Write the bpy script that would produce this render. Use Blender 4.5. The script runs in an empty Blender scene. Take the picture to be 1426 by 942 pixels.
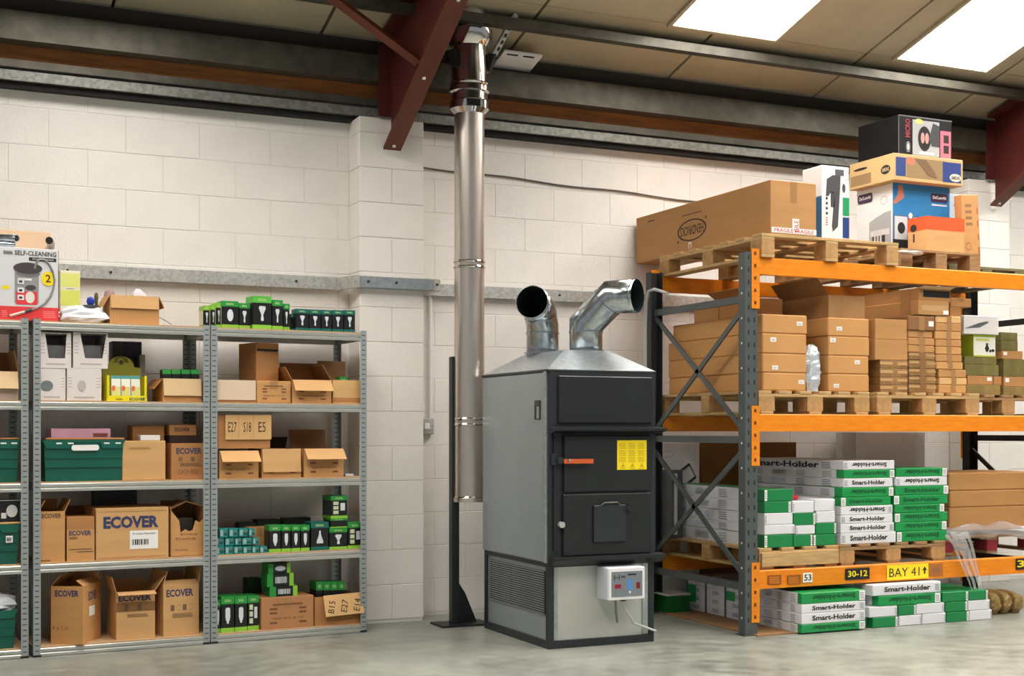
import bpy, math, random
from mathutils import Vector, Matrix
random.seed(7)
SC = bpy.context.scene
COL = SC.collection

# ------------------------------------------------------------------ camera
FPX, YAW, HORIZON, EYE = 1850.0, math.radians(24.67), 600.0, 1.246
cam_d = bpy.data.cameras.new('camera')
cam_d.sensor_width = 36.0
cam_d.lens = FPX / 1426.0 * 36.0
cam_d.shift_y = (HORIZON - 471.0) / 1426.0
cam_d.clip_end = 200
cam = bpy.data.objects.new('camera', cam_d)
cam.location = (0, 0, EYE)
cam.rotation_euler = (math.pi / 2, 0, -YAW)
COL.objects.link(cam)
SC.camera = cam

# ------------------------------------------------------------------ world, light, exposure
world = bpy.data.worlds.new('world')
SC.world = world
world.use_nodes = True
bgn = world.node_tree.nodes['Background']
bgn.inputs[0].default_value = (0.93, 0.965, 1.0, 1)
bgn.inputs[1].default_value = 0.47
SC.view_settings.view_transform = 'Standard'
SC.view_settings.look = 'None'
SC.view_settings.gamma = 1.0
SC.view_settings.exposure = -0.46
SC.view_settings.use_curve_mapping = False
ROOFLIGHT = 24.0

# ------------------------------------------------------------------ materials
MATS = {}
def lin(c):
    f = lambda v: v / 12.92 if v <= 0.04045 else ((v + 0.055) / 1.055) ** 2.4
    return tuple(f(x / 255.0) for x in c) + (1.0,)

def new_mat(name):
    m = bpy.data.materials.new(name)
    m.use_nodes = True
    return m, m.node_tree, m.node_tree.nodes['Principled BSDF']

def mat(col, rough=0.6, metal=0.0, var=0.0, scale=6.0, bump=0.0, bscale=40.0, stretch=None, spec=0.5, alpha=1.0, trans=0.0, kind='noise', col2=None):
    key = (col, rough, metal, var, scale, bump, bscale, stretch, spec, alpha, trans, kind, col2)
    if key in MATS:
        return MATS[key]
    m, t, b = new_mat('material_%d' % len(MATS))
    N, L = t.nodes, t.links
    b.inputs['Roughness'].default_value = rough
    b.inputs['Metallic'].default_value = metal
    b.inputs['Specular IOR Level'].default_value = spec
    b.inputs['Alpha'].default_value = alpha
    b.inputs['Transmission Weight'].default_value = trans
    c = lin(col)
    b.inputs['Base Color'].default_value = c
    if var or bump:
        tc = N.new('ShaderNodeTexCoord')
        src = tc.outputs['Object']
        if stretch:
            mp = N.new('ShaderNodeMapping')
            mp.inputs['Scale'].default_value = stretch
            L.new(src, mp.inputs[0]); src = mp.outputs[0]
    if var:
        if kind == 'voronoi':
            n = N.new('ShaderNodeTexVoronoi'); n.inputs['Scale'].default_value = scale
            fac = n.outputs['Color']
        else:
            n = N.new('ShaderNodeTexNoise'); n.inputs['Scale'].default_value = scale
            n.inputs['Detail'].default_value = 6; n.inputs['Roughness'].default_value = 0.6
            fac = n.outputs['Fac']
        L.new(src, n.inputs['Vector'])
        r = N.new('ShaderNodeValToRGB')
        lo = lin(col2) if col2 else tuple(x * (1 - var) for x in c[:3]) + (1,)
        hi = tuple(min(1, x * (1 + (0.0 if col2 else var * 0.6))) for x in c[:3]) + (1,)
        r.color_ramp.elements[0].color = lo; r.color_ramp.elements[1].color = hi
        r.color_ramp.elements[0].position = 0.3; r.color_ramp.elements[1].position = 0.7
        L.new(fac, r.inputs[0]); L.new(r.outputs[0], b.inputs['Base Color'])
    if bump:
        n2 = N.new('ShaderNodeTexNoise'); n2.inputs['Scale'].default_value = bscale
        n2.inputs['Detail'].default_value = 5
        L.new(src, n2.inputs['Vector'])
        bp = N.new('ShaderNodeBump'); bp.inputs['Strength'].default_value = bump
        bp.inputs['Distance'].default_value = 0.01
        L.new(n2.outputs['Fac'], bp.inputs['Height']); L.new(bp.outputs[0], b.inputs['Normal'])
    MATS[key] = m
    return m

def floor_mat():
    m, t, b = new_mat('sealed_concrete')
    N, L = t.nodes, t.links
    tc = N.new('ShaderNodeTexCoord')
    n1 = N.new('ShaderNodeTexNoise'); n1.inputs['Scale'].default_value = 1.1; n1.inputs['Detail'].default_value = 8; n1.inputs['Roughness'].default_value = 0.65
    n2 = N.new('ShaderNodeTexNoise'); n2.inputs['Scale'].default_value = 9; n2.inputs['Detail'].default_value = 8
    L.new(tc.outputs['Object'], n1.inputs['Vector']); L.new(tc.outputs['Object'], n2.inputs['Vector'])
    mx = N.new('ShaderNodeMix'); mx.data_type = 'FLOAT'; mx.inputs[0].default_value = 0.4
    L.new(n1.outputs['Fac'], mx.inputs[2]); L.new(n2.outputs['Fac'], mx.inputs[3])
    r = N.new('ShaderNodeValToRGB')
    e = r.color_ramp.elements
    e[0].position = 0.34; e[0].color = lin((104, 106, 98)); e[1].position = 0.62; e[1].color = lin((160, 162, 152))
    L.new(mx.outputs[0], r.inputs[0]); L.new(r.outputs[0], b.inputs['Base Color'])
    rr = N.new('ShaderNodeMapRange'); rr.inputs[3].default_value = 0.22; rr.inputs[4].default_value = 0.5
    L.new(n2.outputs['Fac'], rr.inputs[0]); L.new(rr.outputs[0], b.inputs['Roughness'])
    bp = N.new('ShaderNodeBump'); bp.inputs['Strength'].default_value = 0.08
    L.new(n2.outputs['Fac'], bp.inputs['Height']); L.new(bp.outputs[0], b.inputs['Normal'])
    return m

def emit_mat(col, s):
    m, t, b = new_mat('daylight_sheet')
    b.inputs['Base Color'].default_value = lin(col)
    b.inputs['Emission Color'].default_value = lin(col)
    b.inputs['Emission Strength'].default_value = s
    return m

def slot_mat(col, pitch, duty):
    """painted/galvanised angle with a punched slot every `pitch` metres"""
    m, t, b = new_mat('punched_steel')
    N, L = t.nodes, t.links
    tc = N.new('ShaderNodeTexCoord'); sp = N.new('ShaderNodeSeparateXYZ'); L.new(tc.outputs['Object'], sp.inputs[0])
    a = N.new('ShaderNodeMath'); a.operation = 'MODULO'; a.inputs[1].default_value = pitch; L.new(sp.outputs[2], a.inputs[0])
    g = N.new('ShaderNodeMath'); g.operation = 'LESS_THAN'; g.inputs[1].default_value = pitch * duty; L.new(a.outputs[0], g.inputs[0])
    ax = N.new('ShaderNodeMath'); ax.operation = 'ABSOLUTE'; L.new(sp.outputs[0], ax.inputs[0])
    gx = N.new('ShaderNodeMath'); gx.operation = 'LESS_THAN'; gx.inputs[1].default_value = 0.011; L.new(ax.outputs[0], gx.inputs[0])
    mm = N.new('ShaderNodeMath'); mm.operation = 'MULTIPLY'; L.new(g.outputs[0], mm.inputs[0]); L.new(gx.outputs[0], mm.inputs[1])
    mx = N.new('ShaderNodeMix'); mx.data_type = 'RGBA'
    mx.inputs[6].default_value = lin(col); mx.inputs[7].default_value = lin((84, 88, 90))
    L.new(mm.outputs[0], mx.inputs[0]); L.new(mx.outputs[2], b.inputs['Base Color'])
    b.inputs['Metallic'].default_value = 0.35; b.inputs['Roughness'].default_value = 0.45
    return m

M_FLOOR = floor_mat()
M_BLOCK = mat((237, 232, 226), 0.5, var=0.05, scale=3, bump=0.2, bscale=50)
M_MORTAR = mat((226, 221, 214), 0.6)
M_CREAM = mat((182, 170, 144), 0.6, var=0.12, scale=2.5)
M_DARKGAP = mat((28, 26, 24), 0.9)
M_GALV = mat((194, 194, 190), 0.4, 0.45, var=0.14, scale=55, kind='voronoi')
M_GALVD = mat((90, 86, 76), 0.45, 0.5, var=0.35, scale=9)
M_GALVL = mat((176, 184, 188), 0.34, 0.7, var=0.1, scale=40, kind='voronoi')
M_SHEET = mat((170, 180, 184), 0.36, 0.55, var=0.1, scale=2.0)
M_SHEETW = mat((200, 202, 196), 0.34, 0.5, var=0.08, scale=2.0)
M_DUCT = mat((186, 192, 196), 0.2, 0.95, var=0.12, scale=45, kind='voronoi')
M_STAINLESS = mat((214, 204, 194), 0.3, 0.92, var=0.08, scale=3, stretch=(20, 20, 0.6))
M_CHROME = mat((205, 202, 198), 0.1, 1.0)
M_TIMBER = mat((150, 92, 42), 0.7, var=0.35, scale=4, stretch=(1.2, 14, 14))
M_RED = mat((104, 46, 26), 0.5, var=0.25, scale=6)
M_REDW = mat((84, 26, 22), 0.55, var=0.25, scale=6)
M_BLACK = mat((27, 32, 33), 0.42, var=0.12, scale=5)
M_BLACKD = mat((24, 25, 26), 0.5)
M_CHAR = mat((38, 44, 46), 0.38, var=0.1, scale=4)
M_ORANGE = mat((240, 146, 12), 0.42, var=0.14, scale=9, stretch=(1, 5, 5), col2=(224, 124, 8))
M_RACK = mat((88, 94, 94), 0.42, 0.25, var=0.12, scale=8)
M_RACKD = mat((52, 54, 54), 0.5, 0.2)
M_POST = slot_mat((156, 163, 163), 0.03, 0.22)
M_BEAM = mat((192, 194, 188), 0.32, 0.6, var=0.12, scale=12, stretch=(1, 6, 6))
M_CHIP = mat((196, 160, 120), 0.75, var=0.2, scale=60)
M_PALLET = mat((196, 160, 108), 0.75, var=0.28, scale=5, stretch=(1.5, 16, 16), bump=0.2)
M_PALLET2 = mat((158, 124, 84), 0.8, var=0.3, scale=5, stretch=(1.5, 16, 16), bump=0.2)
M_PALBLK = mat((184, 142, 90), 0.8, var=0.25, scale=18, bump=0.2)
M_CRATE = mat((8, 92, 76), 0.38, var=0.1, scale=6)
M_WHITE = mat((232, 232, 232), 0.5)
M_TAG = mat((240, 238, 234), 0.6)
M_INK = mat((40, 34, 34), 0.7)
M_ECO = mat((52, 60, 96), 0.7)
M_FILM = mat((226, 228, 230), 0.16, alpha=0.3, spec=0.9)
M_TAPE = mat((166, 122, 76), 0.3, spec=0.6)
def card(k=0):
    cs = [(200, 148, 90), (208, 162, 106), (186, 136, 82), (178, 124, 72), (214, 170, 112), (140, 98, 56), (132, 122, 74), (216, 184, 140)]  # last tone: board paled as if lit from above, for front flaps
    return mat(cs[k], 0.72, var=0.1, scale=3.0, bump=0.04, bscale=90, stretch=(1, 1, 5))

# ------------------------------------------------------------------ mesh helpers
class MB:
    def __init__(self): self.v, self.f = [], []
    def add(self, vs, fs):
        o = len(self.v); self.v += [tuple(p) for p in vs]; self.f += [tuple(i + o for i in f) for f in fs]; return self
    def box(self, x0, y0, z0, x1, y1, z1):
        vs = [(x, y, z) for z in (z0, z1) for y in (y0, y1) for x in (x0, x1)]
        return self.add(vs, [(0, 2, 3, 1), (4, 5, 7, 6), (0, 1, 5, 4), (2, 6, 7, 3), (0, 4, 6, 2), (1, 3, 7, 5)])
    def cbox(self, x0, y0, z0, x1, y1, z1, b=0.004):
        """box with chamfered edges"""
        b = min(b, (x1 - x0) * .4, (y1 - y0) * .4, (z1 - z0) * .4)
        X, Y, Z = (x0, x1), (y0, y1), (z0, z1); idx = {}; vs = []
        for i in (0, 1):
            for j in (0, 1):
                for k in (0, 1):
                    sx, sy, sz = (b if i == 0 else -b), (b if j == 0 else -b), (b if k == 0 else -b)
                    for a, p in (('x', (X[i], Y[j] + sy, Z[k] + sz)), ('y', (X[i] + sx, Y[j], Z[k] + sz)), ('z', (X[i] + sx, Y[j] + sy, Z[k]))):
                        idx[i, j, k, a] = len(vs); vs.append(p)
        g = lambda i, j, k, a: idx[i, j, k, a]
        fs = []
        fs.append((g(0,0,0,'x'), g(0,0,1,'x'), g(0,1,1,'x'), g(0,1,0,'x'))); fs.append((g(1,0,0,'x'), g(1,1,0,'x'), g(1,1,1,'x'), g(1,0,1,'x')))
        fs.append((g(0,0,0,'y'), g(1,0,0,'y'), g(1,0,1,'y'), g(0,0,1,'y'))); fs.append((g(0,1,0,'y'), g(0,1,1,'y'), g(1,1,1,'y'), g(1,1,0,'y')))
        fs.append((g(0,0,0,'z'), g(0,1,0,'z'), g(1,1,0,'z'), g(1,0,0,'z'))); fs.append((g(0,0,1,'z'), g(1,0,1,'z'), g(1,1,1,'z'), g(0,1,1,'z')))
        for j in (0, 1):
            for k in (0, 1): fs.append((g(0,j,k,'y'), g(1,j,k,'y'), g(1,j,k,'z'), g(0,j,k,'z')))
        for i in (0, 1):
            for k in (0, 1): fs.append((g(i,0,k,'x'), g(i,1,k,'x'), g(i,1,k,'z'), g(i,0,k,'z')))
        for i in (0, 1):
            for j in (0, 1): fs.append((g(i,j,0,'x'), g(i,j,1,'x'), g(i,j,1,'y'), g(i,j,0,'y')))
        for i in (0, 1):
            for j in (0, 1):
                for k in (0, 1): fs.append((g(i,j,k,'x'), g(i,j,k,'y'), g(i,j,k,'z')))
        return self.add(vs, fs)
    def tube(self, pts, r, n=12, caps=True):
        pts = [Vector(p) for p in pts]; rs = r if isinstance(r, (list, tuple)) else [r] * len(pts)
        rings = []; prev = None
        for i, p in enumerate(pts):
            d = (pts[min(i + 1, len(pts) - 1)] - pts[max(i - 1, 0)]).normalized()
            if prev is None:
                a = Vector((0, 0, 1)) if abs(d.z) < 0.9 else Vector((1, 0, 0)); u = d.cross(a).normalized()
            else:
                u = (prev - d * prev.dot(d)).normalized()
            prev = u; w = d.cross(u)
            rings.append([p + (u * math.cos(2 * math.pi * k / n) + w * math.sin(2 * math.pi * k / n)) * rs[i] for k in range(n)])
        vs = [q for ring in rings for q in ring]; fs = []
        for i in range(len(rings) - 1):
            for k in range(n): fs.append((i * n + k, i * n + (k + 1) % n, (i + 1) * n + (k + 1) % n, (i + 1) * n + k))
        if caps: fs.append(tuple(reversed(range(n)))); fs.append(tuple(range((len(rings) - 1) * n, len(rings) * n)))
        return self.add(vs, fs)
    def lathe(self, prof, n=24, c=(0, 0)):
        vs = []; fs = []; k = len(prof)
        for i in range(n):
            a = 2 * math.pi * i / n
            vs += [(c[0] + r * math.cos(a), c[1] + r * math.sin(a), z) for r, z in prof]
        for i in range(n):
            j = (i + 1) % n
            for q in range(k - 1): fs.append((i * k + q, j * k + q, j * k + q + 1, i * k + q + 1))
        return self.add(vs, fs)
    def prism(self, poly, axis, a, b):
        """poly of 2-tuples extruded along axis from a to b ('x': (y,z), 'y': (x,z), 'z': (x,y))"""
        mk = {'x': lambda p, t: (t, p[0], p[1]), 'y': lambda p, t: (p[0], t, p[1]), 'z': lambda p, t: (p[0], p[1], t)}[axis]
        n = len(poly); vs = [mk(p, a) for p in poly] + [mk(p, b) for p in poly]
        fs = [tuple(range(n)), tuple(range(2 * n - 1, n - 1, -1))] + [(i, i + n, (i + 1) % n + n, (i + 1) % n) for i in range(n)]
        return self.add(vs, fs)
    def mesh(self, name, smooth=False):
        me = bpy.data.meshes.new(name); me.from_pydata(self.v, [], self.f); me.update()
        import bmesh
        bm = bmesh.new(); bm.from_mesh(me); bmesh.ops.recalc_face_normals(bm, faces=bm.faces); bm.to_mesh(me); bm.free()
        if smooth:
            for p in me.polygons: p.use_smooth = True
            me.set_sharp_from_angle(angle=math.radians(35))
        return me
    def build(self, name, m, parent=None, smooth=False):
        me = self.mesh(name, smooth); me.materials.append(m)
        return link(name, me, parent)

def link(name, me, parent=None):
    o = bpy.data.objects.new(name, me); COL.objects.link(o)
    if parent is not None: o.parent = parent
    return o
def tag(o, label, cat, group=None):
    o['label'] = label; o['category'] = cat
    if group: o['group'] = group
    return o
def struct(o, label=None):
    o['kind'] = 'structure'
    if label: o['label'] = label
    return o
def thing(name, label, cat, loc=(0, 0, 0), rz=0.0, group=None):
    o = bpy.data.objects.new(name, None); COL.objects.link(o)
    o.empty_display_size = 0.1
    o.location = loc; o.rotation_euler = (0, 0, rz)
    return tag(o, label, cat, group)
def bx(name, m, parent, x0, y0, z0, x1, y1, z1, b=0.0):
    k = MB()
    k.cbox(x0, y0, z0, x1, y1, z1, b) if b else k.box(x0, y0, z0, x1, y1, z1)
    return k.build(name, m, parent)

# ------------------------------------------------------------------ flat print (lettering, labels, pictures) on faces of boxes
PRINTS = {}
def unit_mesh(kind, flip=False):
    key = (kind, flip)
    if key in PRINTS: return PRINTS[key]
    if kind == 'rect': vs, fs = [(0, 0, 0), (1, 0, 0), (1, 0, 1), (0, 0, 1)], [(0, 1, 2, 3)]
    elif kind == 'ellipse':
        n = 28; vs = [(.5 + .5 * math.cos(2 * math.pi * i / n), 0, .5 + .5 * math.sin(2 * math.pi * i / n)) for i in range(n)]; fs = [tuple(range(n))]
    elif kind == 'ring':
        n = 32; vs = []; fs = []
        for i in range(n):
            a = 2 * math.pi * i / n
            vs += [(.5 + .5 * math.cos(a), 0, .5 + .5 * math.sin(a)), (.5 + .455 * math.cos(a), 0, .5 + .44 * math.sin(a))]
        for i in range(n): j = (i + 1) % n; fs.append((2 * i, 2 * j, 2 * j + 1, 2 * i + 1))
    elif kind == 'bars':
        vs = []; fs = []; x = 0; rr = random.Random(3)
        while x < 1:
            w = rr.choice((.03, .05, .08)); 
            if x + w > 1: break
            o = len(vs); vs += [(x, 0, 0), (x + w, 0, 0), (x + w, 0, 1), (x, 0, 1)]; fs.append((o, o + 1, o + 2, o + 3)); x += w + rr.choice((.03, .05))
    elif kind == 'lines':
        vs = []; fs = []; rr = random.Random(5)
        for i in range(4):
            o = len(vs); z = 1 - (i + 1) * .25; w = rr.uniform(.7, 1)
            vs += [(0, 0, z), (w, 0, z), (w, 0, z + .12), (0, 0, z + .12)]; fs.append((o, o + 1, o + 2, o + 3))
    elif isinstance(kind, tuple) and kind[0] == 'poly':
        vs = [(p[0], 0, p[1]) for p in kind[1]]; fs = [tuple(range(len(vs)))]
    else:  # text
        cu = bpy.data.curves.new('lettering', 'FONT'); cu.body = kind[1]; cu.resolution_u = 2
        cu.offset = kind[2]; cu.align_x = 'LEFT'
        ob = bpy.data.objects.new('lettering_source', cu)
        me0 = bpy.data.meshes.new_from_object(ob)
        xs = [v.co.x for v in me0.vertices]; ys = [v.co.y for v in me0.vertices]
        x0, x1, y0, y1 = min(xs), max(xs), min(ys), max(ys)
        vs = [((v.co.x - x0) / (x1 - x0), 0, (v.co.y - y0) / (y1 - y0)) for v in me0.vertices]
        fs = [tuple(p.vertices) for p in me0.polygons]
        bpy.data.meshes.remove(me0); bpy.data.objects.remove(ob); bpy.data.curves.remove(cu)
    if flip: vs = [(1 - a, b, 1 - c) for a, b, c in vs]
    me = bpy.data.meshes.new('print'); me.from_pydata(vs, [], fs); me.update()
    PRINTS[key] = me
    return me
PMESH = {}
def pr(root, dims, face, u0, v0, u1, v1, m, kind='rect', name=None, flip=False, lift=0.0012, rot=0.0):
    """print on a face of a box of dims (w,d,h) whose base centre is the root's origin; u,v are fractions of the face"""
    w, d, h = dims
    base = unit_mesh(kind, flip)
    k = (base.name, m.name)
    if k not in PMESH:
        me = base.copy(); me.materials.append(m); PMESH[k] = me
    if name is None: name = 'lettering' if isinstance(kind, tuple) and kind[0] == 'text' else 'print'
    o = link(name, PMESH[k], root)
    if face == 'front': W, H, M4 = w, h, Matrix.Translation((-w / 2, -d / 2 - lift, 0))
    elif face == 'left': W, H, M4 = d, h, Matrix.Translation((-w / 2 - lift, d / 2, 0)) @ Matrix.Rotation(-math.pi / 2, 4, 'Z')
    elif face == 'right': W, H, M4 = d, h, Matrix.Translation((w / 2 + lift, -d / 2, 0)) @ Matrix.Rotation(math.pi / 2, 4, 'Z')
    else: W, H, M4 = w, d, Matrix.Translation((-w / 2, -d / 2, h + lift)) @ Matrix.Rotation(-math.pi / 2, 4, 'X')
    L4 = Matrix.Translation((u0 * W, 0, v0 * H)) @ Matrix.Rotation(rot, 4, 'Y') @ Matrix.Diagonal(((u1 - u0) * W, 1, (v1 - v0) * H, 1))
    o.matrix_local = M4 @ L4
    return o
def T(s, bold=0.02): return ('text', s, bold)

# ------------------------------------------------------------------ reading the photograph: crop coordinates -> point on a vertical plane in the room
CROPS = dict(A=(0, 300, 4.283), B=(0, 450, 4.097), C=(0, 660, 3.34), D=(270, 400, 3.365), E=(270, 660, 3.923), G=(560, 380, 3.363), H=(560, 640, 3.363),
             L=(860, 150, 3.767), M=(1120, 150, 3.768), N=(880, 370, 3.768), O=(1120, 370, 3.768), P=(880, 600, 3.139), U=(1120, 600, 3.1405), V=(1190, 390, 5.542), W=(920, 600, 5.8875), I=(0, 0, 1.0))
SN, CS = math.sin(YAW), math.cos(YAW)
def ray(px, py):
    u = (px - 713.0) / FPX; v = (HORIZON - py) / FPX
    return Vector((SN + CS * u, CS - SN * u, v))
class Plane:
    def __init__(self, x, y, ang): self.o = Vector((x, y, 0)); self.a = ang; self.t = Vector((math.cos(ang), math.sin(ang), 0)); self.n = Vector((-math.sin(ang), math.cos(ang), 0))
    def hit(self, px, py, off=0.0):
        d = ray(px, py); o = self.o + self.n * off
        k = self.n.dot(o) / self.n.dot(d)
        p = d * k
        return (p - self.o).dot(self.t), p.z + EYE
    def world(self, s, off, z): p = self.o + self.t * s + self.n * off; return (p.x, p.y, z)
SH = Plane(0.66, 7.715, math.radians(3.7))     # front of the shelving
RK = Plane(4.64, 6.72, 0.0)                    # front of the pallet rack
def rect(pl, c, x0, y0, x1, y1, off=0.0):
    ox, oy, k = CROPS[c]
    s0, z1 = pl.hit(ox + x0 / k, oy + y0 / k, off); s1, _ = pl.hit(ox + x1 / k, oy + y0 / k, off)
    _, z0 = pl.hit(ox + (x0 + x1) / 2 / k, oy + y1 / k, off); _, z1 = pl.hit(ox + (x0 + x1) / 2 / k, oy + y0 / k, off)
    return s0, s1, z0, z1
# ------------------------------------------------------------------ the setting
WALL_Y = 8.38
fl = MB().box(-9, -9, -0.12, 17, 8.9, 0).build('floor', M_FLOOR); struct(fl, 'grey sealed concrete warehouse floor')
wb = MB().box(-9, WALL_Y + 0.001, 0, 17, WALL_Y + 0.2, 3.272).build('wall_back', M_MORTAR); struct(wb, 'white painted blockwork wall')
blk = {}
def block(parent, x0, x1, z0, z1, y, m=M_BLOCK, depth=0.03, axis='y'):
    key = (round(x1 - x0, 3), round(z1 - z0, 3), depth, axis, m.name)
    if key not in blk:
        if axis == 'y': me = MB().cbox(0, 0, 0, x1 - x0, depth, z1 - z0, 0.0035).mesh('block')
        else: me = MB().cbox(0, 0, 0, depth, x1 - x0, z1 - z0, 0.0035).mesh('block')
        me.materials.append(m); blk[key] = me
    o = link('block', blk[key], parent)
    j = random.uniform(-0.0012, 0.0012)
    o.location = (x0, y + j, z0) if axis == 'y' else (y + j, x0, z0)
    return o
JT = 0.0022
for c in range(-1, 15):
    za = 0.02 + c * 0.225; zb = za + 0.225
    za, zb = max(0.0, za), min(3.27, zb)
    if zb - za < 0.03: continue
    k = 0
    x = 0.12 + (0.225 if c % 2 else 0)
    while x < 8.7:
        block(wb, x + JT / 2, x + 0.45 - JT / 2, za + JT / 2, zb - JT / 2, WALL_Y - 0.002, depth=0.02); x += 0.45
def pier(name, x0, label):
    yf = 8.16
    r = MB().box(x0 + .006, yf + .006, 0, x0 + .434, WALL_Y - .006, 3.262).build(name, M_MORTAR); struct(r, label)
    for c in range(-1, 15):
        za, zb = max(0, .02 + c * .225), min(3.27, .245 + c * .225)
        if zb - za < .03: continue
        a, b = za + JT / 2, zb - JT / 2
        if c % 2: block(r, x0, x0 + .44, a, b, yf)
        else: block(r, x0, x0 + .2185, a, b, yf); block(r, x0 + .2215, x0 + .44, a, b, yf)
        block(r, yf + .03, WALL_Y - .007, a, b, x0, axis='x'); block(r, yf + .03, WALL_Y - .007, a, b, x0 + .41, axis='x')
    return r
pier('wall_pier', 2.67, 'white painted block pier under the red roof beam')
pier('wall_pier', 7.78, 'white painted block pier at the far right behind the rack')

# roof: sloping liner panels between dark joints, purlins along the wall
TAN = 0.277; PHI = math.atan(TAN)
def roof_z(y): return 3.75 + TAN * (WALL_Y - y)
RIDGE = -4.0
ce = MB().prism([(8.9, roof_z(8.9) + .05), (RIDGE, roof_z(RIDGE) + .05), (-13, roof_z(RIDGE) - TAN * 9), (-13, roof_z(RIDGE) - TAN * 9 + .1), (RIDGE, roof_z(RIDGE) + .16), (8.9, roof_z(8.9) + .16)], 'x', -9, 17).build('ceiling', M_DARKGAP)
struct(ce, 'sloping roof lined with cream panels')
pm = {}
for ya, yb, off in ((8.9, 7.62, 0), (7.615, 4.3, 0), (4.295, 0.2, 0), (.195, RIDGE, 0)):
    me = MB().prism([(ya, roof_z(ya)), (yb, roof_z(yb)), (yb, roof_z(yb) + .04), (ya, roof_z(ya) + .04)], 'x', 0, 1.268).mesh('roof_panel'); me.materials.append(M_CREAM)
    for k in range(-7, 11):
        if k < -2 and yb > 0 : pass
        o = link('roof_panel', me, ce); o.location = (2.451 + k * 1.29, 0, 0)
M_SKY = emit_mat((255, 250, 243), ROOFLIGHT)
def rooflight(n, x0, x1, ya, yb, detail=True):
    e = 0.012
    r = MB().prism([(ya, roof_z(ya) - e), (yb, roof_z(yb) - e), (yb, roof_z(yb) + .02), (ya, roof_z(ya) + .02)], 'x', x0, x1).build('window_%d' % n, M_SKY)
    struct(r, 'bright translucent rooflight sheet in the sloping roof')
    if detail:
        for xa, xb in ((x0 - .03, x0), (x1, x1 + .03)):
            MB().prism([(ya + .03, roof_z(ya + .03) - .02), (yb, roof_z(yb) - .02), (yb, roof_z(yb) + .02), (ya + .03, roof_z(ya + .03) + .02)], 'x', xa, xb).build('frame', M_CREAM, r)
        MB().prism([(ya + .03, roof_z(ya + .03) - .02), (ya, roof_z(ya) - .02), (ya, roof_z(ya) + .02), (ya + .03, roof_z(ya + .03) + .02)], 'x', x0, x1).build('frame', M_CREAM, r)
    return r
n = 1
for x0, x1 in ((4.67, 5.5), (6.57, 7.42), (0.6, 1.45), (8.6, 9.45)):
    rooflight(n, x0, x1, 7.6, 4.4); n += 1
for x0 in (-1.4, 0.6, 2.6, 4.67, 6.57, 8.6):  # unseen second row, added to light the room
    rooflight(n, x0, x0 + .85, 3.8, 0.4, False); n += 1

X0, X1 = -9, 17
def trim(k, poly, m, label):
    o = MB().prism(poly, 'x', X0, X1).build('trim_%d' % k, m); struct(o, label); return o
trim(1, [(8.30, 3.262), (8.37, 3.262), (8.37, 3.30), (8.30, 3.29)], M_DARKGAP, 'dark gap filler along the wall top')
trim(2, [(8.27, 3.297), (8.36, 3.297), (8.36, 3.345), (8.345, 3.355), (8.29, 3.362), (8.27, 3.355)], mat((140, 140, 134), .42, .45, var=.2, scale=40, kind='voronoi'), 'galvanised eaves channel along the wall top')
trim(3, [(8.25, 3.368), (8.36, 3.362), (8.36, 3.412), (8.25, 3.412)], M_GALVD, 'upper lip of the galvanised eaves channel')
tb = MB()
struct(MB().box(-9, 8.28, 3.414, 2.878, 8.36, 3.515).build('trim_4', M_TIMBER), 'brown timber wall plate left of the red beam')
struct(MB().box(2.882, 8.28, 3.414, 17, 8.36, 3.515).build('trim_5', M_TIMBER), 'brown timber wall plate right of the red beam')
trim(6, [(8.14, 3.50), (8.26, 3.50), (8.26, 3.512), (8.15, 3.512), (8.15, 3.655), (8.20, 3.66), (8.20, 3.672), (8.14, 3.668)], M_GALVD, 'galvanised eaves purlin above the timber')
struct(MB().box(-9, 8.205, 3.672, 17, 8.25, 3.775).build('trim_12', mat((44, 40, 34), .8)), 'strip painted dark as the shaded band above the eaves purlin')  # shade of the purlin's upper band, put into a dark-coloured strip
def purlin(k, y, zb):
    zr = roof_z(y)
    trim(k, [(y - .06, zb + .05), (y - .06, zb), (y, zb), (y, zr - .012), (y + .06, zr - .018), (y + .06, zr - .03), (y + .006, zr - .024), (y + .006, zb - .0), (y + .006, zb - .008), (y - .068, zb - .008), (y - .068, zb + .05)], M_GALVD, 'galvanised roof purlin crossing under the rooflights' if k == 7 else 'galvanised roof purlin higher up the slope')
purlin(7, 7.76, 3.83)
for k, y in ((8, 6.2), (9, 4.6), (10, 3.0), (11, 1.2)): purlin(k, y, roof_z(y) - .17)

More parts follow.
